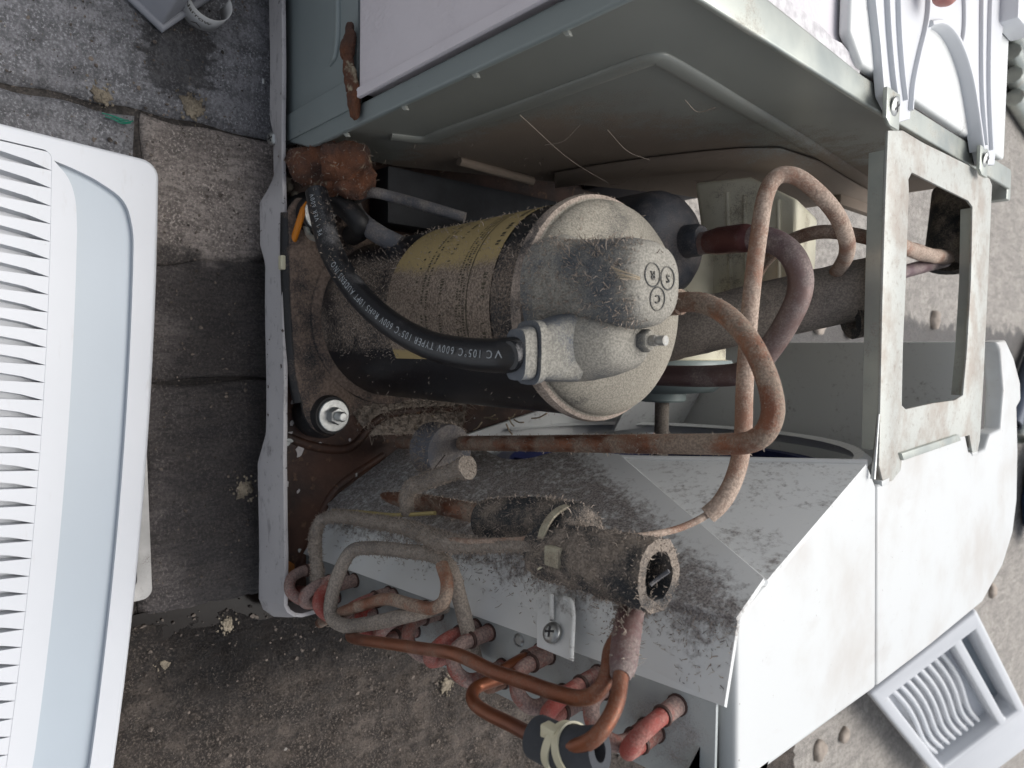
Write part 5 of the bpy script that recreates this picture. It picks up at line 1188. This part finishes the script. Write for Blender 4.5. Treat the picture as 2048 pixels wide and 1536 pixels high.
chains = [[(hx(-0.150, 0.030, 0.055), (0.024, 0.030)), (hx(-0.115, 0.028, 0.045), (0.020, 0.036)), (hx(-0.085, 0.026, 0.034), (0.015, 0.038)), (hx(-0.068, 0.012, 0.026), (0.0095, 0.0095)), (hx(-0.042, 0.004, 0.017), 0.0088), (hx(-0.020, 0.001, 0.007), 0.0082), (hx(-0.008, 0.000, 0.001), 0.0072), (hx(-0.002, 0, 0), 0.0050)],
          [2, (hx(-0.070, 0.032, 0.034), 0.0095), (hx(-0.052, 0.031, 0.024), 0.0088), (hx(-0.044, 0.031, 0.010), 0.0080), (hx(-0.050, 0.031, 0.000), 0.0064)],
          [2, (hx(-0.068, 0.052, 0.028), 0.0092), (hx(-0.054, 0.054, 0.022), 0.0084), (hx(-0.048, 0.054, 0.010), 0.0076), (hx(-0.054, 0.054, 0.002), 0.0060)],
          [2, (hx(-0.078, 0.070, 0.028), 0.0082), (hx(-0.058, 0.076, 0.020), 0.0074), (hx(-0.046, 0.078, 0.011), 0.0066), (hx(-0.038, 0.079, 0.006), 0.0052)],
          [1, (hx(-0.110, -0.008, 0.036), 0.0110), (hx(-0.090, -0.030, 0.026), 0.0098), (hx(-0.072, -0.040, 0.017), 0.0090), (hx(-0.062, -0.044, 0.012), 0.0066)],
          [0, (hx(-0.20, 0.032, 0.075), (0.026, 0.030)), (hx(-0.36, 0.04, 0.14), (0.034, 0.036))]]
pr_ = thing('person', 'bare fingertip of a hand pressing on the white ribbed top', 'person', (T0.x - 0.2, T0.y, 0.32))
body = link('hand', skin_me('hand', chains), ms.m, pr_)

# far, out of focus
def far_at(px, py, y): return at(px, py, 'y', y)
bl = thing('blue_cloth', 'dark blue cloth heap on the ground behind the ribbed white top', 'cloth', (-0.80, 1.85, 0))
mc = plain('navy_cloth', hexc(62, 84, 118), 0.9, var=0.25, vscale=9, bump=0.3, bscale=60)
o = lump('fold', (-0.93, 1.75, 0.12), (0.16, 0.22, 0.16), mc, 4, 0.25, parent=bl, freq=6); lump('fold', (-1.10, 1.9, 0.16), (0.20, 0.26, 0.20), mc, 4, 0.25, parent=bl, freq=6)
bl2 = thing('blue_cloth', 'dark blue cloth on the ground just past the rounded lid end', 'cloth', (0.38, 2.05, 0))
lump('fold', (0.36, 2.08, 0.06), (0.13, 0.10, 0.07), mc, 4, 0.25, parent=bl2, freq=7)
rs_ = thing('ribbed_sheet', 'pale ribbed metal sheet on the ground below the blue cloth', 'metal sheet', (-0.66, 1.9, 0))
for k in range(7):
    a = Vector((-0.86 + 0.045 * k, 1.62 + 0.02 * k, 0.012)); link('rib', tube_me('rib', [a, a + Vector((0.06, 0.35, 0)), a + Vector((0.12, 0.7, 0))], 0.020, 10, 4), m_galv, rs_)
br_ = thing('steel_tube', 'dark steel tube lying on the ground behind the rear shroud wall', 'tube', (0.05, 1.95, 0))
link('tube', tube_me('tube', [(-0.05, 2.05, 0.02), (0.03, 1.95, 0.02), (0.16, 1.80, 0.02)], 0.022, 14, 4, hollow=0.8), plain('dark_steel', hexc(70, 78, 92), 0.4, 0.3), br_)
link('tube', tube_me('tube', [(-0.02, 2.12, 0.02), (0.08, 2.02, 0.02), (0.20, 1.88, 0.02)], 0.018, 14, 4, hollow=0.8), m_galv, br_)
stn = plain('rubble_stone', hexc(176, 164, 152), 0.9, var=0.4, vscale=60, bump=0.5, bscale=120)
names = ['pale stone on the ground seen through the bracket opening', 'pale rubble stone seen between insulated pipe and rear wall', 'small grey rubble stone beside the leaning louvre panel', 'round pebble between lid and louvre panel', 'flat pebble near the rear corner of the lid', 'pale pebble below the foam pipe end']
for (px, py, r, lb) in ((1640, 655, 0.012, names[1]), (1870, 640, 0.016, names[0]), (1640, 1500, 0.014, names[2]), (1690, 1470, 0.012, names[3]), (1985, 1180, 0.016, names[4]), (1700, 665, 0.010, names[5])):
    p = at(px, py, 'z', -0.004); o = lump('loose_stone', (p.x, p.y, -0.004), (r, r * 1.2, r * 0.6), stn, 3, 0.3, freq=50, rot=r * 300); tag(o, lb, 'stone', 'rubble on the ground')

# loose grit and small chips on the ground: too many to count
gm = bmesh.new(); bmesh.ops.create_icosphere(gm, subdivisions=1, radius=1); gv_ = np.array([v_.co[:] for v_ in gm.verts]); gf_ = np.array([[v_.index for v_ in f_.verts] for f_ in gm.faces]); gm.free()
def grit(name, n, x0, x1, y0, y1, r0, r1, mat):
    V = []; F = []
    for k in range(n):
        x, y = RNG.uniform(x0, x1), RNG.uniform(y0, y1)
        if -0.40 < x < 0.18 and y > -0.004: continue
        r = r0 + (r1 - r0) * RNG.random() ** 3; sc3 = r * RNG.uniform(0.5, 1.3, 3); sc3[2] *= 0.6; a = RNG.uniform(0, 6.28); c_, s_ = math.cos(a), math.sin(a)
        q = gv_ * RNG.uniform(0.75, 1.2, (len(gv_), 1)) * sc3; q = np.stack([q[:, 0] * c_ - q[:, 1] * s_, q[:, 0] * s_ + q[:, 1] * c_, q[:, 2]], 1)
        F.append(gf_ + len(V) * len(gv_)); V.append(q + np.array([x, y, 0.0005 + r * 0.1]))
    o = link(name, mesh(name, np.concatenate(V).tolist(), np.concatenate(F).tolist()), mat); o['kind'] = 'stuff'; return o
mg = Mat('mixed_grit'); mg.set(Base_Color=mg.mix(mg.ramp(mg.noise(160, 3), 0.35, 0.65), hexc(116, 106, 97), hexc(54, 49, 46)), Roughness=0.9)
grit('grit', 6000, 0.172, 0.62, -0.13, 0.50, 0.0005, 0.0018, mg.m)
grit('grit', 1500, -0.30, 0.175, -0.15, 0.00, 0.0004, 0.0014, mg.m)
